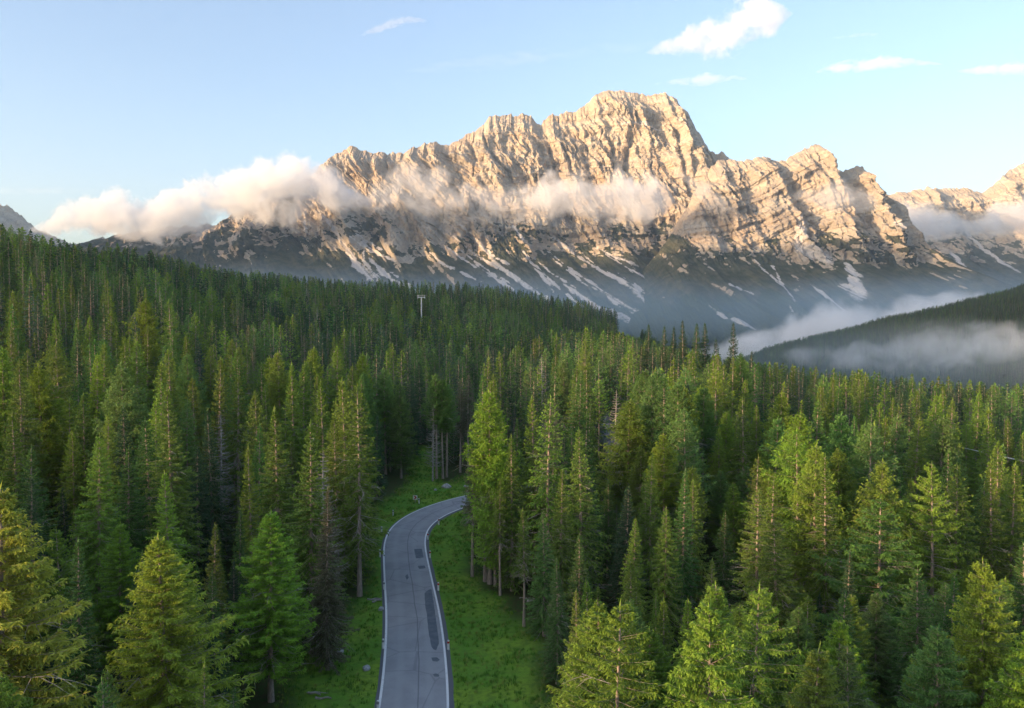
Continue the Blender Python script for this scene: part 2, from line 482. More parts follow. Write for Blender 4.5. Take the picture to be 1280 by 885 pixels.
    vn = fbm(XX / 130, ZZ / 90, 5, seed + 70, .6) + .55 * fbm((XX + skew * ZZ) / 38, ZZ / 190, 3, seed + 72)
    lim = veg_top + 170 * fbm(XX / 420, ZZ / 600, 3, seed + 71)
    veg = sstep(-.05, .10, (nzs - .40) * .9 + vn * .7 + (lim - ZZ) / 560 - .03)
    veg *= 1 - sstep(lim + 60, lim + 260, ZZ)
    forest = sstep(-40, 40, (110 + foot * 0) + 80 * fbm(XX / 200, ZZ / 200, 4, seed + 73) - ZZ)
    scree = np.zeros_like(ZZ)
    for (pts, w0, w1) in streaks:
        pw = []
        for (a, b) in pts:
            # match the picture point to the relief's own surface
            ci = int(np.clip(np.interp(a, pxs, np.arange(nx)), 0, nx - 1))
            pj = project(X[:, ci], Y[:, ci], Zd[:, ci])[1]
            r = int(np.argmin(np.abs(pj - b)))
            c2 = int(np.clip(ci + (a - project(X[r, ci], Y[r, ci], Zd[r, ci])[0]) / (pxs[1] - pxs[0]), 0, nx - 1))
            pw.append((X[r, c2], Zd[r, c2]))
        for i in range(len(pw) - 1):
            a = np.array(pw[i]); b = np.array(pw[i + 1]); ab = b - a
            mg = 3 * max(w0, w1) + 40
            sel = (XX > min(a[0], b[0]) - mg) & (XX < max(a[0], b[0]) + mg) & (ZZ > min(a[1], b[1]) - mg) & (ZZ < max(a[1], b[1]) + mg)
            xs, zs = XX[sel], ZZ[sel]
            tt = np.clip(((xs - a[0]) * ab[0] + (zs - a[1]) * ab[1]) / (ab @ ab + 1e-6), 0, 1)
            dist = np.hypot(xs - a[0] - tt * ab[0], zs - a[1] - tt * ab[1]) + 13 * fbm(xs / 55, zs / 55, 4, seed + 75, .65)
            f = (i + tt) / (len(pw) - 1); w = 1.1 * (w0 + (w1 - w0) * f)
            core = (1 - sstep(.15 * w, 1.25 * w, dist)) * (1 - .3 * sstep(.75, 1, f)) * sstep(-.02, .12, f)
            scree[sel] = np.maximum(scree[sel], core * np.clip(.85 + .8 * fbm((xs + 1.25 * zs) / 16, zs / 260, 3, seed + 77), 0, 1))
    natural = sstep(.62, .95, ridged((U.mean() * 0 + XX + skew * ZZ) / 150, ZZ / 900, 3, seed + 79) * .6) * sstep(0, .2, 1 - np.abs(ZZ - 280) / 260)
    scree = np.clip(np.maximum(scree, .22 * natural), 0, 1)
    lay_c = np.concatenate([lay, np.zeros((nb, nx))])
    V = P.reshape(-1, 3)
    me = mesh_np(name, V, grid_quads(nrr, nx), [mat], {
        'veg': ('FLOAT', veg.ravel()), 'scree': ('FLOAT', scree.ravel()), 'forest': ('FLOAT', forest.ravel()), 'lay': ('FLOAT', lay_c.ravel())}, smooth=False)
    return tag(link(name, me), kind='structure', label=label)

def rock_material():
    g = G('pale_dolomite_rock')
    p = g.pos()
    lay = g.attr('lay')
    band = g.noise(1.0, 4, g.n('ShaderNodeCombineXYZ', {0: g.math('MULTIPLY', lay, .03), 1: 0.3, 2: 0.1}).outputs[0])
    n1 = g.noise(0.006, 5, p); n2 = g.noise(0.05, 5, p, .65)
    c = g.mix(g.ramp(band, .35, .65), (0.37, 0.315, 0.25), (0.49, 0.43, 0.34))
    c = g.mix(g.ramp(n1, .40, .68), c, (0.43, 0.335, 0.235))
    c = g.mix(g.math('MULTIPLY', g.ramp(n2, .46, .72), .75), c, (0.21, 0.19, 0.17))
    vegc = g.mix(g.ramp(g.noise(0.02, 5, p), .35, .65), (0.045, 0.055, 0.032), (0.095, 0.092, 0.058))
    vn = g.math('ADD', g.attr('veg'), g.math('MULTIPLY', g.math('SUBTRACT', g.noise(0.05, 6, p, .72), .5), 1.35))
    c = g.mix(g.ramp(vn, .42, .62), c, vegc)
    fn = g.math('ADD', g.attr('forest'), g.math('MULTIPLY', g.math('SUBTRACT', g.noise(0.035, 5, p, .7), .5), 1.0))
    fc = g.mix(g.ramp(g.noise(0.11, 3, p), .35, .65), (0.024, 0.040, 0.022), (0.050, 0.072, 0.032))
    c = g.mix(g.ramp(fn, .42, .60), c, fc)
    sc = g.math('ADD', g.attr('scree'), g.math('MULTIPLY', g.math('SUBTRACT', g.noise(0.07, 5, p, .7), .5), .7))
    c = g.mix(g.ramp(sc, .35, .65), c, (0.56, 0.52, 0.48))
    bh = g.math('ADD', g.noise(0.045, 6, p, .7), g.math('MULTIPLY', g.noise(0.3, 4, p, .7), .25))
    g.surf(c, .95, .05, bump=bh, dist=16.0, strength=.75)
    return g.m
ROCK = rock_material()

MAIN_SKY = [(-120, 345), (60, 330), (100, 318), (130, 303), (160, 296), (190, 292), (230, 287), (280, 281), (325, 262), (350, 250), (372, 238), (392, 225), (410, 207), (425, 196), (440, 187), (455, 192), (470, 197), (500, 195), (515, 190), (530, 185), (545, 183), (558, 184), (570, 181), (585, 172), (600, 164), (612, 152), (620, 147), (632, 149), (645, 148), (660, 148), (668, 155), (676, 157), (683, 151), (690, 146), (705, 144), (720, 142), (735, 131), (745, 121), (760, 118), (775, 116), (790, 121), (805, 124), (818, 120), (830, 121), (842, 128), (848, 140), (856, 146), (862, 155), (868, 168), (875, 180), (882, 192), (890, 197), (897, 193), (903, 200), (912, 203), (920, 216), (935, 240), (950, 262), (965, 285), (990, 312), (1020, 335), (1060, 352), (1100, 368), (1150, 385), (1210, 402), (1290, 420), (1400, 430)]
EAST_SKY = [(760, 400), (800, 345), (835, 300), (860, 255), (876, 226), (886, 212), (895, 206), (912, 204), (922, 209), (932, 204), (945, 201), (957, 205), (970, 206), (985, 199), (1000, 192), (1008, 189), (1016, 191), (1024, 200), (1035, 213), (1045, 219), (1056, 215), (1066, 213), (1076, 220), (1085, 229), (1096, 240), (1106, 254), (1118, 275), (1135, 298), (1160, 322), (1190, 350), (1230, 378), (1300, 400), (1400, 420)]
FAR_SKY = [(1000, 300), (1060, 262), (1090, 250), (1110, 244), (1130, 243), (1150, 238), (1170, 239), (1190, 237), (1205, 241), (1217, 245), (1228, 234), (1240, 224), (1255, 213), (1270, 207), (1285, 200), (1310, 190), (1350, 180), (1400, 200)]
WEST_SKY = [(-220, 270), (-120, 240), (-60, 250), (-20, 247), (0, 254), (8, 258), (16, 260), (24, 266), (36, 275), (50, 288), (75, 300), (110, 312), (180, 330)]

SCREE_MAIN = [
    ([(398, 278), (417, 297), (441, 327), (460, 348)], 12, 26), ([(451, 293), (452, 324), (466, 351)], 8, 16), ([(458, 320), (483, 354)], 8, 20),
    ([(570, 280), (603, 312), (624, 334), (672, 367)], 10, 26), ([(651, 310), (671, 337), (697, 362)], 8, 20), ([(590, 330), (640, 362)], 8, 18),
    ([(685, 287), (739, 324), (790, 358), (832, 386)], 7, 22), ([(705, 351), (756, 377), (806, 400)], 12, 30), ([(740, 350), (800, 384), (850, 408)], 8, 20),
    ([(800, 367), (831, 388), (905, 416)], 14, 24), ([(800, 383), (838, 407)], 14, 30), ([(881, 358), (927, 383), (976, 408)], 8, 18),
    ([(969, 329), (1011, 371)], 7, 13), ([(1002, 375), (1022, 386)], 7, 12), ([(375, 266), (376, 314)], 7, 10),
    ([(1065, 342), (1092, 362), (1120, 388), (1136, 398)], 12, 55), ([(1075, 352), (1100, 372), (1150, 396)], 10, 30),
    ([(770, 156), (800, 152), (830, 158)], 10, 20), ([(640, 280), (655, 300)], 6, 12)]
_sr = np.random.default_rng(17)
for _k in range(34):
    _a = _sr.uniform(425, 1010); _b = 285 + .07 * (_a - 425) + _sr.uniform(-12, 45); _l = _sr.uniform(28, 80)
    SCREE_MAIN.append(([(_a, _b), (_a + .55 * _l, _b + .45 * _l), (_a + 1.3 * _l, _b + .85 * _l)], 4, _sr.uniform(7, 15)))
SCREE_EAST = [([(1065, 342), (1092, 362), (1120, 388), (1136, 398)], 12, 50), ([(1075, 352), (1100, 372), (1150, 396)], 10, 30), ([(969, 329), (1011, 371)], 7, 14), ([(1002, 375), (1022, 386)], 7, 12), ([(881, 345), (927, 378), (976, 404)], 8, 20), ([(905, 335), (950, 362)], 6, 12), ([(1020, 345), (1060, 375), (1085, 392)], 6, 16), ([(940, 320), (985, 352)], 6, 12), ([(1005, 250), (1018, 300), (1040, 330)], 30, 60), ([(1134, 329), (1153, 348), (1175, 366)], 14, 20), ([(1065, 338), (1092, 360)], 14, 40)]
SCREE_FAR = [([(1180, 310), (1230, 345)], 16, 30), ([(1215, 290), (1260, 330)], 14, 26)]

relief('mountain', 'broad pale rock massif with a blocky summit, glowing in low sun', MAIN_SKY, -150,
       lambda p: 5500 + 120 * np.sin(p / 90.0) - 500 * (1 - sstep(150, 420, p)) - 500 * sstep(900, 1150, p), 3900, 1560, 560, (-110, 1390),
       seed=2, mat=ROCK, streaks=SCREE_MAIN, veg_top=430,
       spurs=[(372, 240, 322, 322, 95, 210), (430, 255, 445, 310, 60, 110), (520, 255, 500, 330, 70, 120), (590, 262, 570, 330, 70, 150), (690, 255, 650, 330, 80, 150), (790, 270, 800, 330, 80, 90), (875, 195, 930, 300, 60, 160), (600, 170, 640, 240, 45, 70), (855, 150, 868, 260, 40, 120)],
       gully=[(846, 165, 862, 250, 18, 90), (766, 175, 772, 205, 14, 60), (790, 168, 786, 210, 22, 80), (610, 185, 640, 220, 14, 50), (688, 186, 700, 225, 12, 60), (705, 180, 722, 218, 12, 40), (780, 205, 800, 250, 15, 60), (885, 200, 905, 260, 16, 80)])
relief('mountain', 'pointed pale rock peak right of the blocky summit', EAST_SKY, -150,
       lambda p: 4950 - 250 * (1 - sstep(800, 900, p)) + 1.2 * np.clip(p - 1050, 0, 200), 3650, 760, 420, (765, 1400), seed=12, mat=ROCK, streaks=SCREE_EAST, veg_top=350,
       spurs=[(1010, 195, 1060, 320, 80, 160), (1060, 220, 1110, 330, 70, 140), (940, 205, 985, 290, 60, 110)])
relief('mountain', 'distant pale rock ridge at the right edge, half in cloud', FAR_SKY, -150,
       lambda p: 7800 + 0 * p, 5900, 520, 340, (1000, 1400), seed=22, mat=ROCK, streaks=SCREE_FAR, veg_top=520, backY=1200,
       spurs=[(1150, 240, 1180, 340, 90, 200), (1240, 228, 1270, 330, 90, 200)])
relief('mountain', 'small jagged grey peak at the far left edge', WEST_SKY, -150,
       lambda p: 7200 + 0 * p, 5600, 320, 260, (-220, 180), seed=32, mat=ROCK, veg_top=450, backY=1500)

def sun_block_ridge():
    """unseen range added behind the camera to block the low sun"""
    n, m = 420, 60
    s = np.linspace(-5000, 9500, n); R0 = 6000.0
    a = np.array([math.sin(az), math.cos(az)]); q = np.array([a[1], -a[0]])
    crest = np.interp(s, [-5000, -1500, -420, -130, 30, 200, 360, 540, 680, 820, 1300, 2580, 2950, 3600, 4330, 5000, 5830, 7000, 9500], CREST)
    crest = crest + (42 * ridged(s / 500, s * 0 + .7, 4, 91) - 25) * sstep(500, 900, np.abs(s - 250))
    t = np.linspace(-1, 1, m)
    Rr = R0 + t[:, None] * 2000 * (1 + 0 * s[None])
    H = (1 - np.abs(t[:, None]) ** 1.15) * (crest[None] + 160) - 160
    Sg = np.repeat(s[None], m, 0)
    H = H + (1 - np.abs(t[:, None])) * 0 + 70 * np.sin(np.pi * np.clip(np.abs(t[:, None]), 0, 1)) * fbm(Sg / 400, Rr / 400, 4, 92)
    X = a[0] * Rr + q[0] * Sg; Y = a[1] * Rr + q[1] * Sg
    V = np.stack([X, Y, H], -1).reshape(-1, 3)
    me = mesh_np('mountain', V, grid_quads(m, n), [ROCK], {'veg': ('FLOAT', (1 - sstep(500, 900, H)).ravel()), 'forest': ('FLOAT', (1 - sstep(250, 600, H)).ravel()), 'lay': ('FLOAT', H.ravel()), 'scree': ('FLOAT', np.zeros(H.size))})
    tag(link('mountain', me), kind='structure', label='unseen range added behind the viewpoint to shade the valley')
CREST = [900, 950, 1050, 885, 852, 858, 900, 928, 1000, 1240, 1500, 1760, 1800, 1600, 1470, 1270, 1030, 850, 600]  # crest shaped to set the shadow line, notched to let sun onto treetops
sun_block_ridge()
# ------------------------------------------------------------------ trees
def foliage_material(name, inst):
    g = G(name)
    if inst: tone = g.attr('tone', 'INSTANCER', 'Color')
    else: tone = g.n('ShaderNodeObjectInfo').outputs['Color']
    new = g.attr('fresh')
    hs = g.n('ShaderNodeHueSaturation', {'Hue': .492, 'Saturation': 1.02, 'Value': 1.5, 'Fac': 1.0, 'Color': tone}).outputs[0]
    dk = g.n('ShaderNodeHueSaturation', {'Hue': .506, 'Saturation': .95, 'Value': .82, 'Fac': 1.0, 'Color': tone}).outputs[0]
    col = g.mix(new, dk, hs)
    p = g.n('ShaderNodeBsdfPrincipled', {'Base Color': col, 'Roughness': .6, 'Specular IOR Level': .25})
    tr = g.n('ShaderNodeBsdfTranslucent', {'Color': col})
    ms = g.n('ShaderNodeMixShader', {0: .34, 1: p.outputs[0], 2: tr.outputs[0]})
    g.t.links.new(ms.outputs[0], g.out.inputs[0])
    return g.m
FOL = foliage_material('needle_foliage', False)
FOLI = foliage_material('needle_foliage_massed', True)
def bark_material():
    g = G('pale_conifer_bark'); p = g.n('ShaderNodeTexCoord').outputs['Object']
    n = g.noise(3.0, 5, g.n('ShaderNodeMapping', {'Vector': p, 'Scale': (4, 4, .6)}).outputs[0])
    g.surf(g.mix(g.ramp(n, .35, .65), (0.40, 0.325, 0.27), (0.23, 0.19, 0.16)), .9, .15, bump=n, dist=.03)
    return g.m
def grey_wood():
    g = G('weathered_dead_wood'); p = g.n('ShaderNodeTexCoord').outputs['Object']
    n = g.noise(2.0, 4, p)
    g.surf(g.mix(g.ramp(n, .35, .65), (0.42, 0.39, 0.36), (0.24, 0.22, 0.20)), .9, .15)
    return g.m
BARK, DEAD = bark_material(), grey_wood()

def tube(path, rad, ns):
    """verts, quads of a tapering tube along a path"""
    path = np.asarray(path, float); n = len(path)
    t = np.gradient(path, axis=0); t /= np.linalg.norm(t, axis=1)[:, None] + 1e-9
    ref = np.array([0, 0, 1.0]) if abs(t[0, 2]) < .8 else np.array([1.0, 0, 0])
    a = np.cross(t, ref); a /= np.linalg.norm(a, axis=1)[:, None] + 1e-9
    b = np.cross(t, a)
    th = np.arange(ns) / ns * 2 * np.pi
    V = path[:, None] + np.asarray(rad)[:, None, None] * (a[:, None] * np.cos(th)[None, :, None] + b[:, None] * np.sin(th)[None, :, None])
    i = np.arange(n * ns).reshape(n, ns); j = np.roll(i, -1, 1)
    Q = np.stack([i[:-1].ravel(), j[:-1].ravel(), j[1:].ravel(), i[1:].ravel()], 1)
    return V.reshape(-1, 3), Q

class Acc:
    def __init__(s): s.V, s.Q, s.A, s.M, s.n = [], [], [], [], 0
    def add(s, V, Q, a, m):
        s.V.append(V); s.Q.append(np.asarray(Q) + s.n); s.n += len(V)
        s.A.append(np.broadcast_to(np.asarray(a, float), (len(V),))); s.M.append(np.full(len(Q), m))
    def build(s, name, mats):
        return mesh_np(name, np.concatenate(s.V), np.concatenate(s.Q), mats, {'fresh': ('FLOAT', np.concatenate(s.A))}, mat_idx=np.concatenate(s.M))

def kites(acc, P, D, L, W, fresh, rng, roll=.9):
    """needle sprays: four-cornered blades from P along D"""
    n = len(P)
    D = D / (np.linalg.norm(D, axis=1)[:, None] + 1e-9)
    up = np.array([0, 0, 1.0]) + rng.normal(0, roll * .5, (n, 3))
    s = np.cross(D, up); s /= np.linalg.norm(s, axis=1)[:, None] + 1e-9
    nrm = np.cross(s, D)
    mid = P + D * (L * .45)[:, None] + nrm * (L * .05)[:, None]
    tip = P + D * L[:, None] - nrm * (L * .06)[:, None]
    V = np.stack([P, mid + s * (W / 2)[:, None], tip, mid - s * (W / 2)[:, None]], 1).reshape(-1, 3)
    Q = np.arange(4 * n).reshape(n, 4)
    acc.add(V, Q, np.repeat(fresh, 4), 0)

def conifer(kind, seed, h=25.0, lod=0, base=.08, width=.30, sparse=0.0, shape=.8, dead=.15, tl=1.0, step=.42, nbr=6, ntw=9, droop=.25, tuft=1.0, side=0.0):
    """crown mesh and trunk mesh of one tree of height h"""
    rng = np.random.default_rng(seed)
    acc = Acc()
    larch = kind == 'larch'
    fine = 1.0
    if lod == -1: ntw = int(ntw * 2.4); fine = .64; step *= .85
    if lod == 1: step *= 1.5; ntw = max(3, int(ntw * .55)); nbr = max(4, nbr - 1)
    if lod == 2: step *= 2.3; ntw = 2; nbr = 5
    wide = {-1: .72, 0: 1.0, 1: 1.75, 2: 3.2}[lod] * tuft
    # trunk with a slight sway
    zz = np.linspace(-0.8, h, 12)
    ph = rng.random(2) * 6
    sway = .012 * h * (zz / h).clip(0)
    tx = sway * np.sin(zz / h * 2.6 + ph[0]); ty = sway * np.sin(zz / h * 2.1 + ph[1])
    tx -= tx[1]; ty -= ty[1]
    rad = (.0105 * h) * (1 - (zz / h).clip(0, 1)) ** .8 + .02
    rad[0] *= 1.35; rad[1] *= 1.18
    tv, tq = tube(np.stack([tx, ty, zz], 1), rad, 8 if lod <= 0 else 5)
    z = base * h; zt = h - .25
    ang = rng.random() * 6
    lob = rng.random(5) * 6.28
    while z < zt:
        rel = (h - z) / (h * (1 - base))            # 0 tip .. 1 lowest branch
        prof = rel ** shape
        if larch: prof = np.sin(min(1, rel * 1.25) * np.pi / 2) ** .9 * (1 - .25 * max(0, rel - .7))
        prof *= 1 - .30 * max(0, (rel - .82) / .18)
        Lm = width * h / 2 * prof + (.10 if not larch else .22)
        Lm *= 1 + .16 * math.sin(z * .9 + lob[0]) * rel
        nb = max(3, int(round(nbr * (.65 + .5 * rel))))
        for k in range(nb):
            if rng.random() < sparse * (.4 + .6 * rel): continue
            ang += 2.4 + rng.normal(0, .25)
            L = Lm * rng.uniform(.68, 1.12) * (1 + side * math.cos(ang - lob[1]))
            if rng.random() < .06 * rel: L *= 1.3
            z0 = z + rng.uniform(-.5, .5) * step
            x0 = np.interp(z0, zz, tx); y0 = np.interp(z0, zz, ty)
            dx, dy = math.cos(ang), math.sin(ang)
            pit = (.75 - 1.25 * rel ** .55) if not larch else (.55 - .62 * rel ** .6)
            pit += rng.normal(0, .10)
            npnt = 6 if lod <= 0 else 4
            s = np.linspace(0, 1, npnt)
            r = s * L * math.cos(pit * .6)
            zz_ = z0 + L * (math.sin(pit) * s - droop * rel * s ** 1.6 * .55 + (.20 if not larch else .28) * rel * s ** 3.2)
            path = np.stack([x0 + dx * r, y0 + dy * r, zz_], 1)
            isdead = rng.random() < dead * (rel ** 2)
            if lod < 2 or isdead:
                bv, bq = tube(path, (.030 if not larch else .036) * (h / 25) * (.35 + rel) * (1 - .75 * s) * (1.4 if isdead else 1), 3)
                acc.add(bv, bq, 0, 2 if isdead else 1)
            if isdead and rng.random() < .8:
                if lod <= 0:
                    for q in range(4):
                        u = rng.uniform(.4, .95); p0 = np.array([np.interp(u, s, path[:, c]) for c in range(3)])
                        dd = np.array([dx, dy, -.2]) + rng.normal(0, .5, 3)
                        bv, bq = tube([p0, p0 + dd * .5 * L * .35, p0 + dd * L * .35 + np.array([0, 0, -.15])], [.02, .014, .005], 3)
                        acc.add(bv, bq, 0, 2)
                continue
            # needle sprays along the branch, both sides, hanging a little
            n = max(3, int(ntw * (.5 + .75 * L / (width * h / 2 + .2))))
            if larch: n = int(n * 1.25)
            u = rng.uniform(.10 if not larch else .06, 1.0, 2 * n) ** .8
            sd = np.where(np.arange(2 * n) % 2 == 0, 1, -1)
            P = np.stack([np.interp(u, s, path[:, c]) for c in range(3)], 1)
            a2 = ang + sd * rng.uniform(.45, 1.25, 2 * n)
            hang = rng.uniform(-.75, .05, 2 * n) if not larch else rng.uniform(-.9, .35, 2 * n)
            D = np.stack([np.cos(a2) * np.cos(hang), np.sin(a2) * np.cos(hang), np.sin(hang)], 1)
            TL = ((.16 if lod <= 0 else .34) + .36 * min(L, 2.6) * (1.05 - .62 * u)) * tl * rng.uniform(.6, 1.15, 2 * n)
            if larch: TL = (.34 + .17 * L * (1.1 - .5 * u)) * rng.uniform(.6, 1.2, 2 * n)
            TW = (.085 + .13 * TL) * wide * rng.uniform(.8, 1.25, 2 * n)
            if larch: TW *= .82
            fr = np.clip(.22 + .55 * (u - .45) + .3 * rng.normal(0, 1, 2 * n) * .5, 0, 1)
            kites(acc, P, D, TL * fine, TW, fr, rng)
            # second order sprays
            TL = TL * fine
            if lod <= 0:
                m = 2 * n
                uu = rng.uniform(.35, .95, m)
                P2 = P + D / (np.linalg.norm(D, axis=1)[:, None]) * (TL * uu)[:, None]
                a3 = a2 + rng.choice([-1, 1], m) * rng.uniform(.5, 1.0, m)
                h3 = hang - rng.uniform(0, .5, m)
                D3 = np.stack([np.cos(a3) * np.cos(h3), np.sin(a3) * np.cos(h3), np.sin(h3)], 1)
                kites(acc, P2, D3, TL * .55, TW * .8, np.clip(fr + .12, 0, 1), rng)
            # end spray
            P = path[-2:-1] * .3 + path[-1:] * .7
            D = (path[-1:] - path[-2:-1])
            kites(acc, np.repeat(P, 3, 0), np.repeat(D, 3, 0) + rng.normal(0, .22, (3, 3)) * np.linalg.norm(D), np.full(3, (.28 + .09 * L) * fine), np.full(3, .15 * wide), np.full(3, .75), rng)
        z += step * (.75 + .5 * rng.random()) * (.55 + .6 * rel)
    # leader
    kites(acc, np.array([[tx[-1], ty[-1], h - .9 + .3 * i] for i in range(3)]), np.array([[.1, 0, 1.0], [-.1, .1, 1], [0, -.1, 1]]), np.full(3, .9), np.full(3, .14 * wide), np.full(3, .7), rng)
    return acc, (tv, tq)

def snag(seed, h=20.0):
    """bare dead conifer"""
    rng = np.random.default_rng(seed); acc = Acc()
    zz = np.linspace(-.8, h, 10)
    tv, tq = tube(np.stack([.1 * np.sin(zz / 5), .1 * np.cos(zz / 6), zz], 1), .011 * h * (1 - (zz / h).clip(0, 1)) ** .8 + .02, 8)
    z = h * .2
    while z < h - .3:
        rel = (h - z) / h
        for k in range(6):
            a = rng.random() * 6.28; L = (.17 * h * rel ** .8 + .2) * rng.uniform(.5, 1.1)
            s = np.linspace(0, 1, 5)
            path = np.stack([np.cos(a) * s * L, np.sin(a) * s * L, z + L * (-.35 * s + .45 * s ** 2.5)], 1)
            bv, bq = tube(path, .035 * (.5 + rel) * (1 - .8 * s) + .006, 3); acc.add(bv, bq, 0, 2)
            for q in range(3):
                u = rng.uniform(.3, .95); p0 = np.array([np.interp(u, s, path[:, c]) for c in range(3)])
                d = np.array([np.cos(a + rng.choice([-.8, .8])), np.sin(a + rng.choice([-.8, .8])), -.1]) * L * .35
                bv, bq = tube([p0, p0 + d * .6, p0 + d + [0, 0, .08]], [.018, .012, .005], 3); acc.add(bv, bq, 0, 2)
        z += .42
    return acc, (tv, tq)

SPEC = {   # shape of each stock tree: kind, options
    'spruce_full_a': ('spruce', dict(seed=11, width=.37, shape=.92)),
    'spruce_full_b': ('spruce', dict(seed=12, width=.42, shape=.85, droop=.35)),
    'spruce_full_c': ('spruce', dict(seed=13, width=.33, shape=1.0, dead=.25)),
    'spruce_slim': ('spruce', dict(seed=14, width=.25, shape=.9, base=.14, dead=.3)),
    'spruce_old': ('spruce', dict(seed=15, width=.30, shape=.7, sparse=.30, dead=.45, base=.22, step=.5)),
    'spruce_young': ('spruce', dict(seed=16, h=14.0, width=.40, shape=1.0, base=.03, step=.30, nbr=7, ntw=12, tl=.72, dead=.1)),
    'spruce_bare': ('spruce', dict(seed=17, width=.20, shape=.7, base=.42, sparse=.15, dead=.6)),
    'larch_full_a': ('larch', dict(seed=21, width=.36, nbr=6, ntw=12, droop=.2, dead=.12, base=.12, side=.12)),
    'larch_full_b': ('larch', dict(seed=22, width=.31, nbr=6, ntw=12, droop=.3, dead=.2, base=.15, sparse=.08)),
    'larch_bare': ('larch', dict(seed=23, width=.24, nbr=6, ntw=12, droop=.2, dead=.2, base=.50)),
    'larch_old': ('larch', dict(seed=24, width=.40, nbr=5, ntw=11, droop=.35, dead=.6, base=.15, sparse=.25, step=.55, side=.2)),
}
STOCK = {}
for nm, (kind, opt) in SPEC.items():
    for lod in (-1, 0, 1, 2):
        o = dict(opt); sd = o.pop('seed')
        acc, (tv, tq) = conifer(kind, sd + max(0, lod) * 100, lod=lod, **o)
        STOCK[nm, lod] = dict(acc=acc, trunk=(tv, tq), h=o.get('h', 25.0), kind=kind, width=o['width'])
for i in (0, 1):
    acc, tr = snag(31 + i)
    STOCK['snag_%d' % i, 0] = STOCK['snag_%d' % i, 1] = dict(acc=acc, trunk=tr, h=20.0, kind='dead', width=.28)

def stock_meshes(key):
    s = STOCK[key]
    if 'crown' not in s:
        dead = s['kind'] == 'dead'
        s['crown'] = s['acc'].build('crown_' + key[0], [FOL, BARK, DEAD])
        s['stem'] = mesh_np('trunk_' + key[0], *s['trunk'], [DEAD if dead else BARK], smooth=True)
    return s
def stock_joined(key):
    """crown and trunk in one mesh, for the massed forest"""
    s = STOCK[key]
    if 'joined' not in s:
        a = Acc(); a.V, a.Q, a.A, a.M, a.n = list(s['acc'].V), list(s['acc'].Q), list(s['acc'].A), list(s['acc'].M), s['acc'].n
        a.add(s['trunk'][0], s['trunk'][1], 0, 1)
        s['joined'] = a.build('massed_' + key[0], [FOLI, BARK, DEAD])
    return s['joined']

# base colours of crowns
TONES = {
    'olive': (0.068, 0.108, 0.017), 'green': (0.042, 0.088, 0.020), 'dark': (0.024, 0.052, 0.022), 'bluish': (0.032, 0.062, 0.036), 'grey': (0.070, 0.082, 0.040),
    'yellow': (0.148, 0.200, 0.024), 'fresh': (0.085, 0.140, 0.018), 'lgreen': (0.058, 0.110, 0.028), 'bright': (0.088, 0.140, 0.018)}

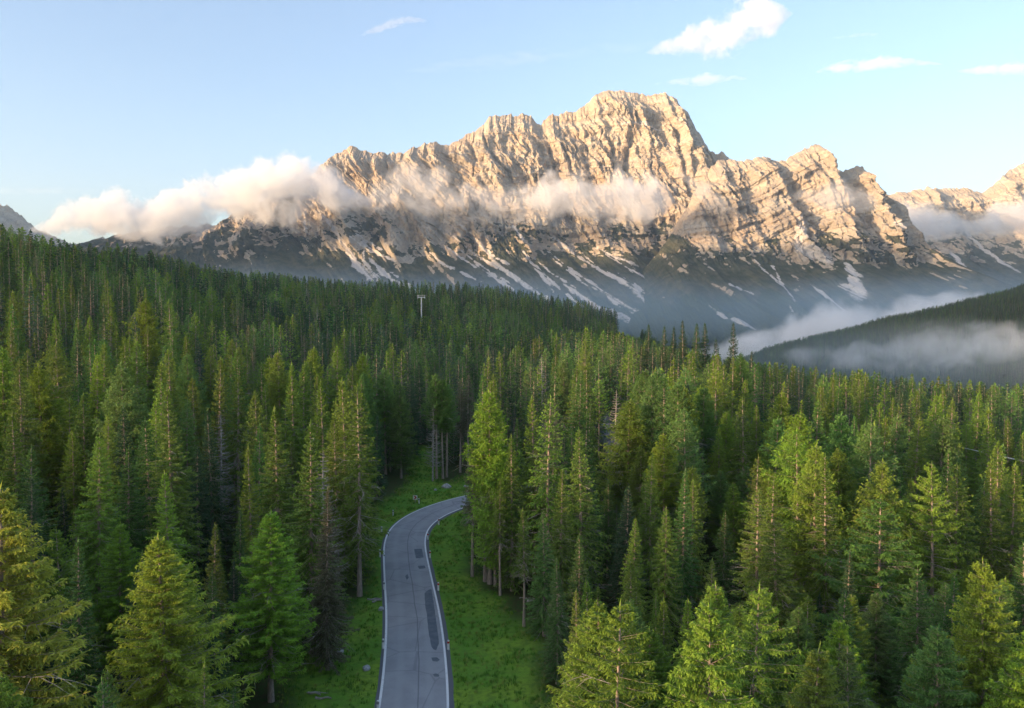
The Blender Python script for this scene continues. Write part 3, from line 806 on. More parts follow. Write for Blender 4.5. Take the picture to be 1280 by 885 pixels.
# hand placed trees: tip x, tip y (photo pixels), depth, stock, tone
HAND = [
    # left of the road, front to back
    (-8, 612, 50, 'larch_full_a', 'yellow'), (200, 672, 60, 'larch_full_a', 'yellow'), (335, 640, 77, 'larch_full_b', 'fresh'), (62, 800, 52, 'spruce_slim', 'dark'),
    (120, 545, 86, 'spruce_full_b', 'bright'), (158, 560, 92, 'spruce_full_a', 'green'), (208, 590, 82, 'spruce_full_a', 'bright'), (265, 655, 74, 'spruce_slim', 'olive'), (36, 560, 84, 'spruce_full_b', 'green'),
    (385, 530, 88, 'spruce_full_a', 'olive'), (407, 612, 84, 'spruce_full_c', 'grey'), (447, 480, 106, 'spruce_old', 'olive'), (430, 476, 116, 'spruce_full_b', 'olive'), (312, 560, 92, 'spruce_slim', 'bright'), (298, 640, 86, 'spruce_slim', 'green'),
    (322, 490, 116, 'spruce_full_b', 'olive'), (366, 455, 140, 'spruce_full_c', 'olive'), (275, 516, 120, 'snag_0', 'grey'), (22, 452, 112, 'spruce_full_a', 'olive'), (232, 500, 118, 'spruce_full_b', 'lgreen'),
    (236, 443, 152, 'larch_full_b', 'lgreen'), (180, 375, 200, 'larch_full_a', 'fresh'), (212, 376, 192, 'spruce_old', 'olive'), (172, 428, 165, 'larch_full_b', 'fresh'), (128, 424, 172, 'larch_full_a', 'lgreen'), (300, 434, 172, 'spruce_full_b', 'olive'),
    (349, 440, 168, 'larch_full_b', 'fresh'), (98, 398, 185, 'spruce_full_a', 'olive'), (18, 365, 190, 'spruce_full_a', 'olive'), (160, 490, 128, 'spruce_full_a', 'green'), (404, 478, 122, 'spruce_full_c', 'olive'), (420, 432, 178, 'spruce_full_b', 'olive'),
    (98, 470, 126, 'spruce_full_a', 'green'), (80, 610, 100, 'spruce_full_c', 'dark'), (246, 560, 104, 'spruce_full_a', 'dark'), (350, 600, 104, 'spruce_full_a', 'green'),
    (481, 462, 183, 'larch_bare', 'lgreen'), (499, 476, 196, 'spruce_full_b', 'dark'), (487, 500, 186, 'spruce_full_a', 'dark'), (470, 520, 160, 'spruce_full_c', 'dark'), (512, 470, 205, 'spruce_full_b', 'dark'), (525, 452, 228, 'spruce_full_b', 'dark'),
    # clump of bare stems behind the bend
    (545, 468, 183, 'larch_bare', 'lgreen'), (553, 474, 184, 'larch_bare', 'lgreen'), (558, 480, 186, 'larch_bare', 'lgreen'), (575, 476, 192, 'spruce_bare', 'grey'), (585, 470, 191, 'spruce_bare', 'grey'), (541, 505, 181, 'snag_1', 'grey'),
    # right verge of the road
    (590, 560, 114, 'spruce_bare', 'grey'), (612, 490, 111, 'larch_bare', 'fresh'), (619, 546, 110, 'larch_full_b', 'fresh'), (606, 540, 112, 'larch_bare', 'fresh'), (640, 545, 108, 'spruce_full_c', 'olive'), (655, 637, 95, 'spruce_bare', 'olive'), (625, 600, 106, 'spruce_bare', 'olive'),
    (692, 502, 135, 'spruce_old', 'grey'), (668, 560, 112, 'spruce_full_a', 'olive'), (680, 640, 92, 'spruce_full_a', 'green'),
    # right of the road, front to back
    (735, 728, 70, 'spruce_young', 'olive'), (697, 698, 80, 'spruce_full_c', 'green'), (726, 668, 84, 'spruce_full_a', 'green'), (790, 702, 76, 'spruce_young', 'olive'), (793, 648, 92, 'spruce_full_a', 'olive'), (832, 635, 92, 'spruce_full_b', 'olive'), (811, 806, 62, 'spruce_young', 'olive'),
    (832, 750, 70, 'spruce_young', 'olive'), (888, 700, 80, 'spruce_full_a', 'olive'), (873, 772, 64, 'larch_full_b', 'bright'), (947, 612, 88, 'spruce_old', 'olive'), (972, 650, 84, 'spruce_full_b', 'olive'), (940, 852, 62, 'spruce_young', 'green'),
    (962, 808, 62, 'spruce_young', 'green'), (1004, 808, 62, 'spruce_young', 'bright'), (1078, 846, 60, 'spruce_young', 'green'), (1184, 834, 60, 'spruce_young', 'olive'), (1151, 709, 72, 'spruce_full_b', 'green'), (1190, 720, 74, 'spruce_full_a', 'green'), (1236, 733, 70, 'larch_full_b', 'lgreen'), (1284, 680, 78, 'spruce_full_b', 'green'),
    (1101, 622, 88, 'larch_old', 'lgreen'), (1034, 572, 96, 'spruce_full_c', 'olive'), (1197, 582, 102, 'spruce_full_b', 'olive'), (1243, 578, 104, 'spruce_full_c', 'olive'), (1266, 580, 106, 'spruce_full_a', 'olive'), (1140, 600, 104, 'spruce_slim', 'olive'), (1060, 690, 84, 'spruce_slim', 'dark'),
    (865, 600, 104, 'spruce_full_a', 'olive'), (905, 640, 98, 'spruce_full_b', 'green'), (785, 500, 136, 'larch_full_a', 'fresh'), (770, 487, 160, 'snag_0', 'grey'), (737, 508, 150, 'spruce_old', 'olive'), (735, 560, 120, 'spruce_full_a', 'green'), (806, 590, 112, 'spruce_full_c', 'olive'), (760, 600, 114, 'spruce_full_a', 'green'),
    (930, 498, 135, 'spruce_old', 'olive'), (970, 522, 132, 'larch_old', 'lgreen'), (996, 530, 132, 'spruce_old', 'grey'), (1080, 530, 134, 'larch_full_a', 'lgreen'), (1025, 520, 140, 'spruce_old', 'olive'), (1118, 520, 140, 'larch_old', 'lgreen'), (1178, 522, 136, 'larch_bare', 'lgreen'), (1030, 470, 190, 'larch_old', 'lgreen'), (888, 456, 190, 'larch_old', 'lgreen'),
    (705, 452, 200, 'larch_bare', 'lgreen'), (731, 424, 225, 'spruce_full_b', 'olive'), (838, 462, 180, 'spruce_old', 'olive'), (925, 442, 200, 'larch_full_a', 'green'), (790, 520, 160, 'larch_full_b', 'fresh'), (800, 560, 128, 'larch_full_b', 'olive'),
    # dark spires on the skyline
    (917, 404, 262, 'spruce_full_c', 'dark'), (870, 404, 268, 'spruce_full_c', 'dark'), (882, 404, 272, 'spruce_slim', 'dark'), (854, 401, 268, 'spruce_full_c', 'dark'), (841, 409, 270, 'spruce_slim', 'dark'), (830, 408, 272, 'spruce_full_c', 'dark'), (812, 406, 276, 'spruce_full_a', 'dark'), (895, 425, 262, 'spruce_full_a', 'dark'), (940, 440, 262, 'spruce_full_a', 'dark'),
    (213, 374, 330, 'snag_1', 'grey'),
]

def plan_trees():
    rng = np.random.default_rng(5)
    T = []     # x, y, z, height, stock, tone rgb, rot, tone name
    for (px, py, Y, st, tone) in HAND:
        p = at(px, py, Y)
        gz = float(ground_z(np.array([p.x]), np.array([Y]))[0])
        T.append([p.x, Y, gz, max(4.0, p.z - gz), st, tone, True])
    cell = {}
    def near(x, y, d):
        c = 8.0; i, j = int(x // c), int(y // c); r = int(d // c) + 1
        for a in range(i - r, i + r + 1):
            for b in range(j - r, j + r + 1):
                for (u, v, w) in cell.get((a, b), ()):
                    if (u - x) ** 2 + (v - y) ** 2 < (d * w) ** 2: return True
        return False
    def put(x, y, w=1.0): cell.setdefault((int(x // 8), int(y // 8)), []).append((x, y, w))
    for t in T: put(t[0], t[1], 1.0)
    N = 90000
    # candidates with density falling with distance
    Y = 40 + 1180 * rng.random(N) ** 1.55
    X = (rng.random(N) * 2 - 1) * (Y * .70 + 12)
    md = poly_dist(X, Y, MEADOW); rd = road_dist(X, Y); sd = poly_dist(X, Y, STREAM)
    clr = (md > 2.6) & (rd > 7) & (sd > 2.2)
    patch = fbm(X / 60, Y / 60, 3, 61)
    tb = rng.random((N, 6)); gap = fbm(X / 26, Y / 26, 2, 66)
    Z = ground_z(X, Y)
    vis = Z + 26 > CAM_Z - 1.1 * Y * .49
    for i in range(N):
        if not clr[i] or not vis[i]: continue
        x, y = X[i], Y[i]
        d = 4.1 + 1.5 * tb[i, 0] + (0.0042 * max(0, y - 180)) + (1.5 if gap[i] > .35 else 0)
        if near(x, y, d): continue
        h = 15 + 12.5 * tb[i, 1] ** .75
        if tb[i, 2] < .16: h *= .6
        if y > 350: h = min(h * 1.05, 27)
        px = 640 + F * x / y
        # young growth fills the nearest slopes
        lim = np.interp(px, [0, 100, 250, 350, 640, 700, 800, 1000, 1280], [560, 640, 700, 700, 760, 740, 730, 740, 700])
        ztop = CAM_Z - (lim - 390) / F * y
        if y < 62 and px < 420: ztop = CAM_Z - (840 - 390) / F * y
        if y < 95 and Z[i] + h > ztop:
            h = ztop - Z[i] - 2 * tb[i, 3]
            if h < 4.5: continue
        if y > 165 and px > 770:
            l2 = np.interp(px, [770, 840, 930, 1000, 1150, 1280], [416, 434, 452, 459, 471, 479]) + 10 * tb[i, 3] - 3
            h = min(h, CAM_Z - (l2 - 390) / F * y - Z[i])
            if h < 8: continue
        # keep the bend and the stream bed in view
        if 470 < px < 596 and 60 < y < 178 and md[i] < 12: continue
        if 735 < px < 792 and 112 < y < 176 and CAM_Z - (float(np.interp(y, [112, 176], [640, 612])) - 390) / F * y < Z[i] + h:
            h = CAM_Z - (625 - 390) / F * y - Z[i]
            if h < 4: continue
        if abs(px - 527) < 9 and y < 760 and project(x, y, Z[i] + h)[1] < 393:
            h = CAM_Z - (395 - 390) / F * y - Z[i]
            if h < 6: continue
        p = patch[i] + .25 * (tb[i, 4] - .5)
        right = sstep(560, 760, px)
        if p > .22: st = ['larch_full_a', 'larch_full_b', 'larch_bare', 'larch_old'][int(tb[i, 5] * 3.99)]
        else:
            u = tb[i, 5]
            st = ('spruce_full_a' if u < .24 else 'spruce_full_b' if u < .46 else 'spruce_full_c' if u < .68 else 'spruce_slim' if u < .82 else 'spruce_old' if u < .95 else 'spruce_bare')
            if h < 14: st = 'spruce_young' if u < .7 else 'spruce_slim'
        if y > 60 and tb[i, 4] < .006: st = 'snag_%d' % (tb[i, 5] > .5)
        nearf = 1 - sstep(100, 280, y)
        if st.startswith('larch'):
            tone = 'fresh' if tb[i, 3] < .25 + .4 * nearf else 'lgreen'
        else:
            v = tb[i, 3] + .9 * patch[i]
            if nearf > .5: tone = 'olive' if v < .45 + .1 * right else 'green' if v < .75 else 'dark' if v < .92 else 'bright'
            else: tone = 'olive' if v < .14 + .22 * right * nearf else 'green' if v < .38 else 'bluish' if v < .62 else 'dark' if v < .94 else 'grey'
        put(x, y)
        T.append([x, y, Z[i], h, st, tone, False])
    return T

def visible_share(T):
    """how many cells of a coarse picture each tree shows in, nearest trees first"""
    w, h = 640, 442
    buf = np.zeros((h, w), bool); out = np.zeros(len(T))
    for i in np.argsort([t[1] for t in T]):
        x, y, z, H, st = T[i][:5]
        cx, y1 = project(x, y, z); _, y0 = project(x, y, z + H)
        s = STOCK[st, 0]; wd_ = s['width'] * H * F / y / 2
        y0, y1, cx, wd_ = y0 / 2, y1 / 2, cx / 2, max(.5, wd_ / 2)
        n = 0
        for r in range(max(0, int(y0)), min(h, int(y1) + 1)):
            f = min(1, (r - y0) / max(1, (y1 - y0) * .75)); a, b = int(cx - wd_ * f), int(cx + wd_ * f) + 1
            a, b = max(0, a), min(w, b)
            if b > a:
                n += (b - a) - np.count_nonzero(buf[r, a:b]); buf[r, a:b] = True
        out[i] = n
    return out

TREES = plan_trees()
SHOW = visible_share(TREES)
_r = np.random.default_rng(3)
def tone_rgb(t, y):
    c = 2.2 * np.array(TONES[t]) * _r.uniform(.82, 1.2) * (1 + _r.normal(0, .06, 3))
    return tuple(np.clip(c, .008, .4))
kinds = np.array([STOCK[t[4], 0]['kind'] for t in TREES])
chosen = np.zeros(len(TREES), bool)
for kd, cap in (('spruce', 300), ('larch', 190), ('dead', 40)):
    idx = [i for i in np.where(kinds == kd)[0] if SHOW[i] >= 4 or (TREES[i][6] and SHOW[i] >= 1)]
    idx.sort(key=lambda i: -SHOW[i] - 10 * TREES[i][6])
    chosen[idx[:cap]] = True
print('TREES', len(TREES), {k: int((kinds == k).sum()) for k in set(kinds)}, 'individual', int(chosen.sum()))

NAMES = {'spruce': 'spruce_tree', 'larch': 'larch_tree', 'dead': 'dead_tree'}
CATS = {'spruce': 'spruce', 'larch': 'larch', 'dead': 'dead tree'}
GROUPS = {'spruce': 'spruces of the forest round the road', 'larch': 'larches of the forest round the road', 'dead': 'dead trees standing in the forest'}
IND = []
WIDE = {(200, 672): 1.3, (-8, 612): 1.2, (335, 640): 1.3, (1101, 622): 1.3, (785, 500): 1.3, (972, 650): 1.3, (947, 612): 1.25, (180, 375): 1.2}
for i in sorted(np.where(chosen)[0], key=lambda i: TREES[i][1]):
    x, y, z, H, st, tone, hand = TREES[i]
    lod = -1 if y < 100 and not st.startswith('snag') else 0 if y < 185 or (hand and y < 300) or st.startswith('snag') else 1
    s = stock_meshes((st, lod))
    k = H / s['h']
    wf = _r.uniform(.9, 1.12) if not hand else WIDE.get(HAND[i][:2], 1.0)
    e = empty(NAMES[s['kind']], (x, y, z), _r.uniform(0, 6.28))
    e.scale = (k * wf, k * wf, k)
    cr = link('crown', s['crown'], e); cr.color = tone_rgb(tone, y) + (1,)
    link('trunk', s['stem'], e)
    e['category'] = CATS[s['kind']]; e['group'] = GROUPS[s['kind']]
    IND.append((e, i))

TONE_W = {'olive': 'olive green', 'green': 'mid green', 'dark': 'dark green', 'bluish': 'bluish green', 'grey': 'grey green', 'yellow': 'golden green', 'fresh': 'fresh green', 'lgreen': 'soft green', 'bright': 'yellowish green'}
HABIT_W = {'spruce_full_a': 'dense', 'spruce_full_b': 'broad', 'spruce_full_c': 'tapering', 'spruce_slim': 'slender', 'spruce_old': 'thin-crowned', 'spruce_young': 'short young', 'spruce_bare': 'bare-stemmed',
           'larch_full_a': 'spreading', 'larch_full_b': 'feathery', 'larch_bare': 'bare-stemmed', 'larch_old': 'ragged', 'snag_0': 'bleached', 'snag_1': 'grey'}
OWN = {(447, 480): 'thin-crowned spruce standing closest to the left verge below the bend', (-8, 612): 'large golden larch cut by the left edge near the bottom corner', (200, 672): 'big golden green larch standing foremost at the bottom left', (335, 640): 'fresh green larch overhanging the grass left of the road',        (735, 728): 'conical young spruce at the bottom edge just right of the road meadow', (1101, 622): 'gnarled larch with pale dead limbs in the lower right forest', (947, 612): 'tall thin-crowned spruce behind the young trees at bottom centre right', (655, 637): 'small spruce on a bare pole-like stem at the right meadow edge',
       (785, 500): 'large fresh green larch beside the stony stream bed', (770, 487): 'bleached dead conifer behind the stream bed larch', (275, 516): 'bleached dead trunk standing among green spruces left of the road', (917, 404): 'tallest lone dark spire on the skyline before the mist',
       (212, 376): 'old spruce with long pale trunk beside a tall larch on the left slope', (180, 375): 'tall larch beside the pale-trunked old spruce on the left slope', (590, 560): 'thin bare-stemmed spruce right where the road vanishes', (612, 490): 'tall larch at the inner corner of the road bend',
       (481, 462): 'larch with a long bare trunk before the dark spruces left of the bend', (213, 374): 'grey dead tree high on the left hillside'}
def zone(px, y):
    if px < 250: return ('along the bottom left corner' if y < 78 else 'two rows above the bottom left corner' if y < 100 else 'halfway up the left forest' if y < 130 else 'below the tall pale-trunked spruce' if y < 165 else 'beside the tall pale-trunked spruce' if y < 210 else 'low on the left hillside' if y < 270 else 'midway up the left hillside' if y < 360 else 'high on the left hillside')
    if px < 470: return ('bordering the lower left meadow' if y < 90 else 'left of the straight road' if y < 112 else 'behind the left verge spruces' if y < 140 else 'left of the bend' if y < 175 else 'above the bend at left' if y < 230 else 'on the slope below the lift pylon' if y < 320 else 'just below the lift pylon' if y < 450 else 'under the wooded crest')
    if px < 600: return ('around the grassy bend' if y < 200 else 'right behind the grassy bend' if y < 260 else 'above the grassy bend' if y < 360 else 'right below the lift pylon')
    if px < 710: return ('along the right meadow edge' if y < 100 else 'inside the road bend' if y < 130 else 'right of the road bend' if y < 175 else 'left of the dead conifer' if y < 240 else 'under the crest above the bend')
    if px < 850: return ('along the bottom right of the meadow' if y < 80 else 'a row above the bottom centre right' if y < 100 else 'below the stony stream bed' if y < 125 else 'beside the stony stream bed' if y < 170 else 'behind the dead conifer' if y < 225 else 'below the skyline spires' if y < 290 else 'beyond the skyline spires')
    if px < 1060: return ('at the bottom edge, before the gnarled larch' if y < 78 else 'left of the gnarled larch' if y < 100 else 'behind the gnarled larch at left' if y < 130 else 'in the middle of the right forest' if y < 170 else 'below the lone skyline spire' if y < 230 else 'on the crest below the mist')
    return ('along the bottom right corner' if y < 75 else 'right of the gnarled larch' if y < 95 else 'beyond the gnarled larch' if y < 120 else 'below the power cables' if y < 155 else 'behind the power cables' if y < 215 else 'on the rim below the wooded hill')
ORD = ['first', 'second', 'third', 'fourth', 'fifth', 'sixth', 'seventh', 'eighth', 'ninth', 'tenth', 'eleventh', 'twelfth', 'thirteenth', 'fourteenth', 'fifteenth', 'sixteenth', 'seventeenth', 'eighteenth', 'nineteenth', 'twentieth']
CLS = {}
for e, i in IND:
    x, y, z, H, st, tone, hand = TREES[i]
    if hand and HAND[i][:2] in OWN: e['label'] = OWN[HAND[i][:2]]; continue
    px = project(x, y, z + H)[0]
    kd = STOCK[st, 0]['kind']
    what = '%s dead tree' % HABIT_W[st] if kd == 'dead' else '%s %s %s' % (TONE_W[tone], HABIT_W[st], kd)
    CLS.setdefault((what, zone(px, y)), []).append((px, y, e))
for (what, zn), L in CLS.items():
    L.sort(key=lambda t: t[0])
    for k, (px, y, e) in enumerate(L):
        e['label'] = '%s %s' % (what, zn) if len(L) == 1 else '%s %s, %s from left' % (what, zn, ORD[min(k, 19)])


def massed(name, label, pts, keys, mat=None, girth=0.0):
    """one forest object: trees instanced on points (x, y, z, scale, rotation, stock index, tone)"""
    me = bpy.data.meshes.new(name)
    me.vertices.add(len(pts)); me.vertices.foreach_set('co', np.array([p[:3] for p in pts], np.float32).ravel())
    for nm, typ, dat in (('size', 'FLOAT', [p[3] for p in pts]), ('turn', 'FLOAT', [p[4] for p in pts]), ('stock', 'INT', [p[5] for p in pts]), ('girth', 'FLOAT', [1.0 + girth * float(sstep(200, 420, p[1])) for p in pts])):
        a = me.attributes.new(nm, typ, 'POINT'); a.data.foreach_set('value', np.array(dat, np.float32 if typ == 'FLOAT' else np.int32))
    a = me.attributes.new('tone', 'FLOAT_COLOR', 'POINT'); a.data.foreach_set('color', np.array([tuple(p[6]) + (1,) for p in pts], np.float32).ravel())
    ob = link(name, me)
    ng = bpy.data.node_groups.new(name, 'GeometryNodeTree')
    ng.interface.new_socket('Geometry', in_out='INPUT', socket_type='NodeSocketGeometry')
    ng.interface.new_socket('Geometry', in_out='OUTPUT', socket_type='NodeSocketGeometry')
    N, Lk = ng.nodes, ng.links
    gi, go = N.new('NodeGroupInput'), N.new('NodeGroupOutput')
    join = N.new('GeometryNodeJoinGeometry')
    def named(nm, typ):
        q = N.new('GeometryNodeInputNamedAttribute'); q.data_type = typ; q.inputs['Name'].default_value = nm
        return q.outputs['Attribute']
    size, turn, stock = named('size', 'FLOAT'), named('turn', 'FLOAT'), named('stock', 'INT')
    gir = N.new('ShaderNodeMath'); gir.operation = 'MULTIPLY'; Lk.new(size, gir.inputs[0]); Lk.new(named('girth', 'FLOAT'), gir.inputs[1])
    sca = N.new('ShaderNodeCombineXYZ'); Lk.new(gir.outputs[0], sca.inputs[0]); Lk.new(gir.outputs[0], sca.inputs[1]); Lk.new(size, sca.inputs[2])
    rot = N.new('ShaderNodeCombineXYZ'); Lk.new(turn, rot.inputs[2])
    for k, key in enumerate(keys):
        src = bpy.data.objects.new('massed_source', key if isinstance(key, bpy.types.Mesh) else stock_joined(key))
        oi = N.new('GeometryNodeObjectInfo'); oi.inputs['Object'].default_value = src
        cmp = N.new('FunctionNodeCompare'); cmp.data_type = 'INT'; cmp.operation = 'EQUAL'
        Lk.new(stock, cmp.inputs[2]); cmp.inputs[3].default_value = k
        ip = N.new('GeometryNodeInstanceOnPoints')
        Lk.new(gi.outputs[0], ip.inputs['Points']); Lk.new(cmp.outputs[0], ip.inputs['Selection']); Lk.new(oi.outputs['Geometry'], ip.inputs['Instance'])
        Lk.new(rot.outputs[0], ip.inputs['Rotation']); Lk.new(sca.outputs[0], ip.inputs['Scale'])
        Lk.new(ip.outputs[0], join.inputs[0])
    Lk.new(join.outputs[0], go.inputs[0])
    md = ob.modifiers.new('scatter', 'NODES'); md.node_group = ng
    me.materials.append(mat or FOLI)
    return tag(ob, label, None, None, 'stuff')

keys = [(nm, 1) for nm in SPEC] + [(nm, 2) for nm in SPEC] + [('snag_0', 1), ('snag_1', 1)]
kidx = {k: i for i, k in enumerate(keys)}
pts = []
for i in np.where(~chosen)[0]:
    x, y, z, H, st, tone, hand = TREES[i]
    key = (st, 1 if (y < 330 or st.startswith('snag')) else 2)
    pts.append((x, y, z, H / STOCK[key]['h'], _r.uniform(0, 6.28), kidx[key], tone_rgb(tone, y)))
# the same forest goes on beside and behind the viewpoint
_q = np.random.default_rng(71)
for _k in range(620):
    x, y = _q.uniform(-190, 60), _q.uniform(-110, 75)
    if y > 30 and abs(x) < .70 * y + 6: continue
    if x * x + y * y < 16 ** 2 or float(road_dist(x, y)[0]) < 9: continue
    st = ['spruce_full_a', 'spruce_full_b', 'spruce_full_c', 'larch_full_a'][int(_q.random() * 4)]
    H = _q.uniform(16, 25)
    pts.append((x, y, float(ground_z(np.array([x]), np.array([y]))[0]), H / 25, _q.random() * 6.28, kidx[(st, 1)], tone_rgb('green', y)))
_n = 5200
_y = 40 + 860 * _q.random(_n) ** .75
_x = _q.choice([-1, 1], _n) * (.70 * _y + 12 + (.22 * _y + 45) * _q.random(_n))
_z = ground_z(_x, _y)
for x, y, z in zip(_x, _y, _z):
    st = ['spruce_full_a', 'spruce_full_b', 'spruce_full_c', 'larch_full_a'][int(_q.random() * 4)]
    H = _q.uniform(15, 24)
    pts.append((x, y, z, H / 25, _q.random() * 6.28, kidx[(st, 1 if y < 250 else 2)], tone_rgb(['green', 'dark', 'olive'][int(_q.random() * 3)], y)))
massed('forest', 'rest of the conifer forest covering the slopes as one mass', pts, keys, girth=.35)

# the wooded hill across the valley
hp = []
rg = np.random.default_rng(8)
n = 30000
hy = rg.uniform(1050, 1950, n); hx = hy * rg.uniform(.16, .86, n)
hz = ground_z(hx, hy)
hk = [('spruce_full_a', 2), ('spruce_full_c', 2), ('spruce_slim', 2), ('larch_full_b', 2)]
for x, y, z in zip(hx, hy, hz):
    if z < -135 and rg.random() < .5: continue
    H = rg.uniform(15, 25); k = int(rg.random() ** 1.3 * 4)
    hp.append((x, y, z - .5, H / 25, rg.uniform(0, 6.28), k, tone_rgb(['dark', 'bluish', 'green', 'bluish'][int(rg.random() * 4)], y)))
massed('hill_forest', 'dark wooded hillside across the valley at right, seen as one mass', hp, hk, girth=.25)
# ------------------------------------------------------------------ haze over the whole valley
def build_haze():
    x0, x1, y0, y1, z0, z1 = -13500, 13500, -13500, 13500, -230, 2150
    V = [(x, y, z) for z in (z0, z1) for y in (y0, y1) for x in (x0, x1)]
    Q = [(0, 2, 3, 1), (4, 5, 7, 6), (0, 1, 5, 4), (1, 3, 7, 5), (3, 2, 6, 7), (2, 0, 4, 6)]
    m = bpy.data.materials.new('haze_air'); m.use_nodes = True
    t = m.node_tree; t.nodes.clear()
    o = t.nodes.new('ShaderNodeOutputMaterial'); v = t.nodes.new('ShaderNodeVolumePrincipled')
    v.inputs['Color'].default_value = (0.66, 0.83, 1.0, 1)
    v.inputs['Density'].default_value = HAZE
    v.inputs['Anisotropy'].default_value = 0.1
    t.links.new(v.outputs[0], o.inputs['Volume'])
    tag(link('haze', mesh_np('haze', V, Q, [m])), kind='stuff', label='thin blue haze filling the valley')
HAZE = 3.0e-5
build_haze()
# ------------------------------------------------------------------ clouds
def cloud(name, label, prof, Y, thick, dens, noise=260.0, amp=.9, soft=.5, kind=None, cat=None, group=None, detail=5, lean=0.0, squash=1.0, step=.15, tint=(1, 1, 1, 1)):
    """a lumpy body of vapour; prof = (photo x, top y, bottom y) at depth Y"""
    P = np.array([[at(a, (b + c) / 2, Y).x, at(a, (b + c) / 2, Y).z, max(4.0, (at(a, b, Y).z - at(a, c, Y).z) / 2)] for a, b, c in prof])
    n = 64
    xs = np.linspace(P[0, 0], P[-1, 0], n)
    zc = np.interp(xs, P[:, 0], P[:, 1]); hz = np.interp(xs, P[:, 0], P[:, 2])
    e = np.minimum(np.arange(n), np.arange(n)[::-1]) / (n * .06)
    hz = np.maximum(hz * np.sqrt(np.clip(e, .02, 1)), 3)
    hy = hz * thick
    yc = Y + lean * (xs - xs.mean())
    th = np.arange(18) / 18 * 2 * np.pi
    rr = math.sqrt(1 + .75 * amp)
    bump = 1 + .10 * fbm(xs[:, None] / (noise * 1.3) + 0 * th, np.sin(th)[None] * 1.5 + xs[:, None] * 0, 3, 77)
    V = np.stack([np.repeat(xs[:, None], 18, 1), yc[:, None] + hy[:, None] * rr * bump * np.cos(th), zc[:, None] + hz[:, None] * rr * bump * np.sin(th)], -1).reshape(-1, 3)
    i = np.arange(n * 18).reshape(n, 18); j = np.roll(i, -1, 1)
    Q = [tuple(q) for q in np.stack([i[:-1].ravel(), i[1:].ravel(), j[1:].ravel(), j[:-1].ravel()], 1)]; Q = [q[::-1] for q in Q]
    me = bpy.data.meshes.new(name)
    me.from_pydata([tuple(v) for v in V], [], Q + [tuple(i[0]), tuple(i[-1][::-1])])
    bm = bmesh.new(); bm.from_mesh(me); bmesh.ops.recalc_face_normals(bm, faces=bm.faces); bm.to_mesh(me); bm.free()
    g = G(name + '_vapour')
    sp = g.n('ShaderNodeSeparateXYZ', {0: g.pos()})
    x0, x1 = xs[0], xs[-1]; z0, z1 = zc.min(), zc.max() + 1e-3; hm = hz.max()
    cr = g.n('ShaderNodeValToRGB', {0: g.math('DIVIDE', g.math('SUBTRACT', sp.outputs[0], float(x0)), float(x1 - x0))})
    ke = np.linspace(0, 1, 30)
    el_ = cr.color_ramp.elements
    while len(el_) < 30: el_.new(.5)
    for k, q in enumerate(ke):
        el_[k].position = q
        el_[k].color = (float((np.interp(q, np.linspace(0, 1, n), zc) - z0) / (z1 - z0)), float(np.interp(q, np.linspace(0, 1, n), hz) / hm), 0, 1)
    cs = g.n('ShaderNodeSeparateColor', {0: cr.outputs[0]})
    zc_ = g.math('MULTIPLY_ADD', cs.outputs[0], float(z1 - z0), float(z0)); hz_ = g.math('MULTIPLY', cs.outputs[1], float(hm))
    dz = g.math('DIVIDE', g.math('SUBTRACT', sp.outputs[2], zc_), hz_)
    yc_ = g.math('MULTIPLY_ADD', sp.outputs[0], float(lean), float(Y - lean * xs.mean()))
    dy = g.math('DIVIDE', g.math('SUBTRACT', sp.outputs[1], yc_), g.math('MULTIPLY', hz_, float(thick)))
    r2 = g.math('ADD', g.math('MULTIPLY', dz, dz), g.math('MULTIPLY', dy, dy))
    mp = g.n('ShaderNodeMapping', {'Vector': g.pos(), 'Scale': (1 / noise, 1 / noise, 1 / noise / squash)})
    nz = g.noise(2.1, detail, mp.outputs[0], .62, .4)
    nb = g.noise(.62, 2, mp.outputs[0])
    nz = g.math('ADD', g.math('MULTIPLY', nz, .62), g.math('MULTIPLY', nb, .5))
    q = g.math('ADD', g.math('SUBTRACT', 1.0, r2), g.math('MULTIPLY', g.math('SUBTRACT', nz, .56), 5.0 * amp))
    d = g.math('MULTIPLY', g.ramp(q, .15, .15 + soft), dens)
    v = g.n('ShaderNodeVolumePrincipled', {'Color': tint, 'Density': d, 'Anisotropy': 0.0})
    g.t.links.new(v.outputs[0], g.out.inputs['Volume'])
    g.m.cycles.volume_step_rate = step
    me.materials.append(g.m)
    me.validate()
    return tag(link(name, me), label, cat, group, kind)

cloud('cloud_bank', 'long bright cloud bank hugging the left shoulder of the massif', [(35, 284, 292), (60, 268, 300), (90, 254, 303), (125, 245, 304), (150, 240, 304), (180, 242, 303), (200, 237, 302), (225, 232, 301), (250, 221, 297), (275, 214, 293), (300, 220, 289), (330, 205, 285), (355, 194, 280), (385, 191, 272), (410, 202, 268), (430, 214, 270), (450, 228, 272), (470, 240, 268)],
      4480, 1.15, .011, 240, 1.35, .7, cat='cloud', group='clouds clinging to the mountain')
cloud('cloud_bank', 'grey-bottomed cloud crossing the middle of the massif', [(430, 245, 268), (465, 232, 273), (490, 215, 274), (515, 209, 275), (540, 216, 277), (570, 224, 280), (600, 226, 282), (640, 230, 282), (670, 236, 280), (705, 250, 278)],
      4450, 1.1, .0052, 230, 1.7, 1.1, cat='cloud', group='clouds clinging to the mountain')
cloud('cloud_bank', 'small bright puffy cloud below the blocky summit', [(655, 246, 262), (685, 221, 268), (705, 215, 270), (730, 222, 272), (750, 230, 272), (770, 212, 278), (790, 206, 280), (810, 212, 276), (824, 228, 266), (845, 244, 258)],
      4330, 1.1, .0075, 210, 1.6, .9, cat='cloud', group='clouds clinging to the mountain')
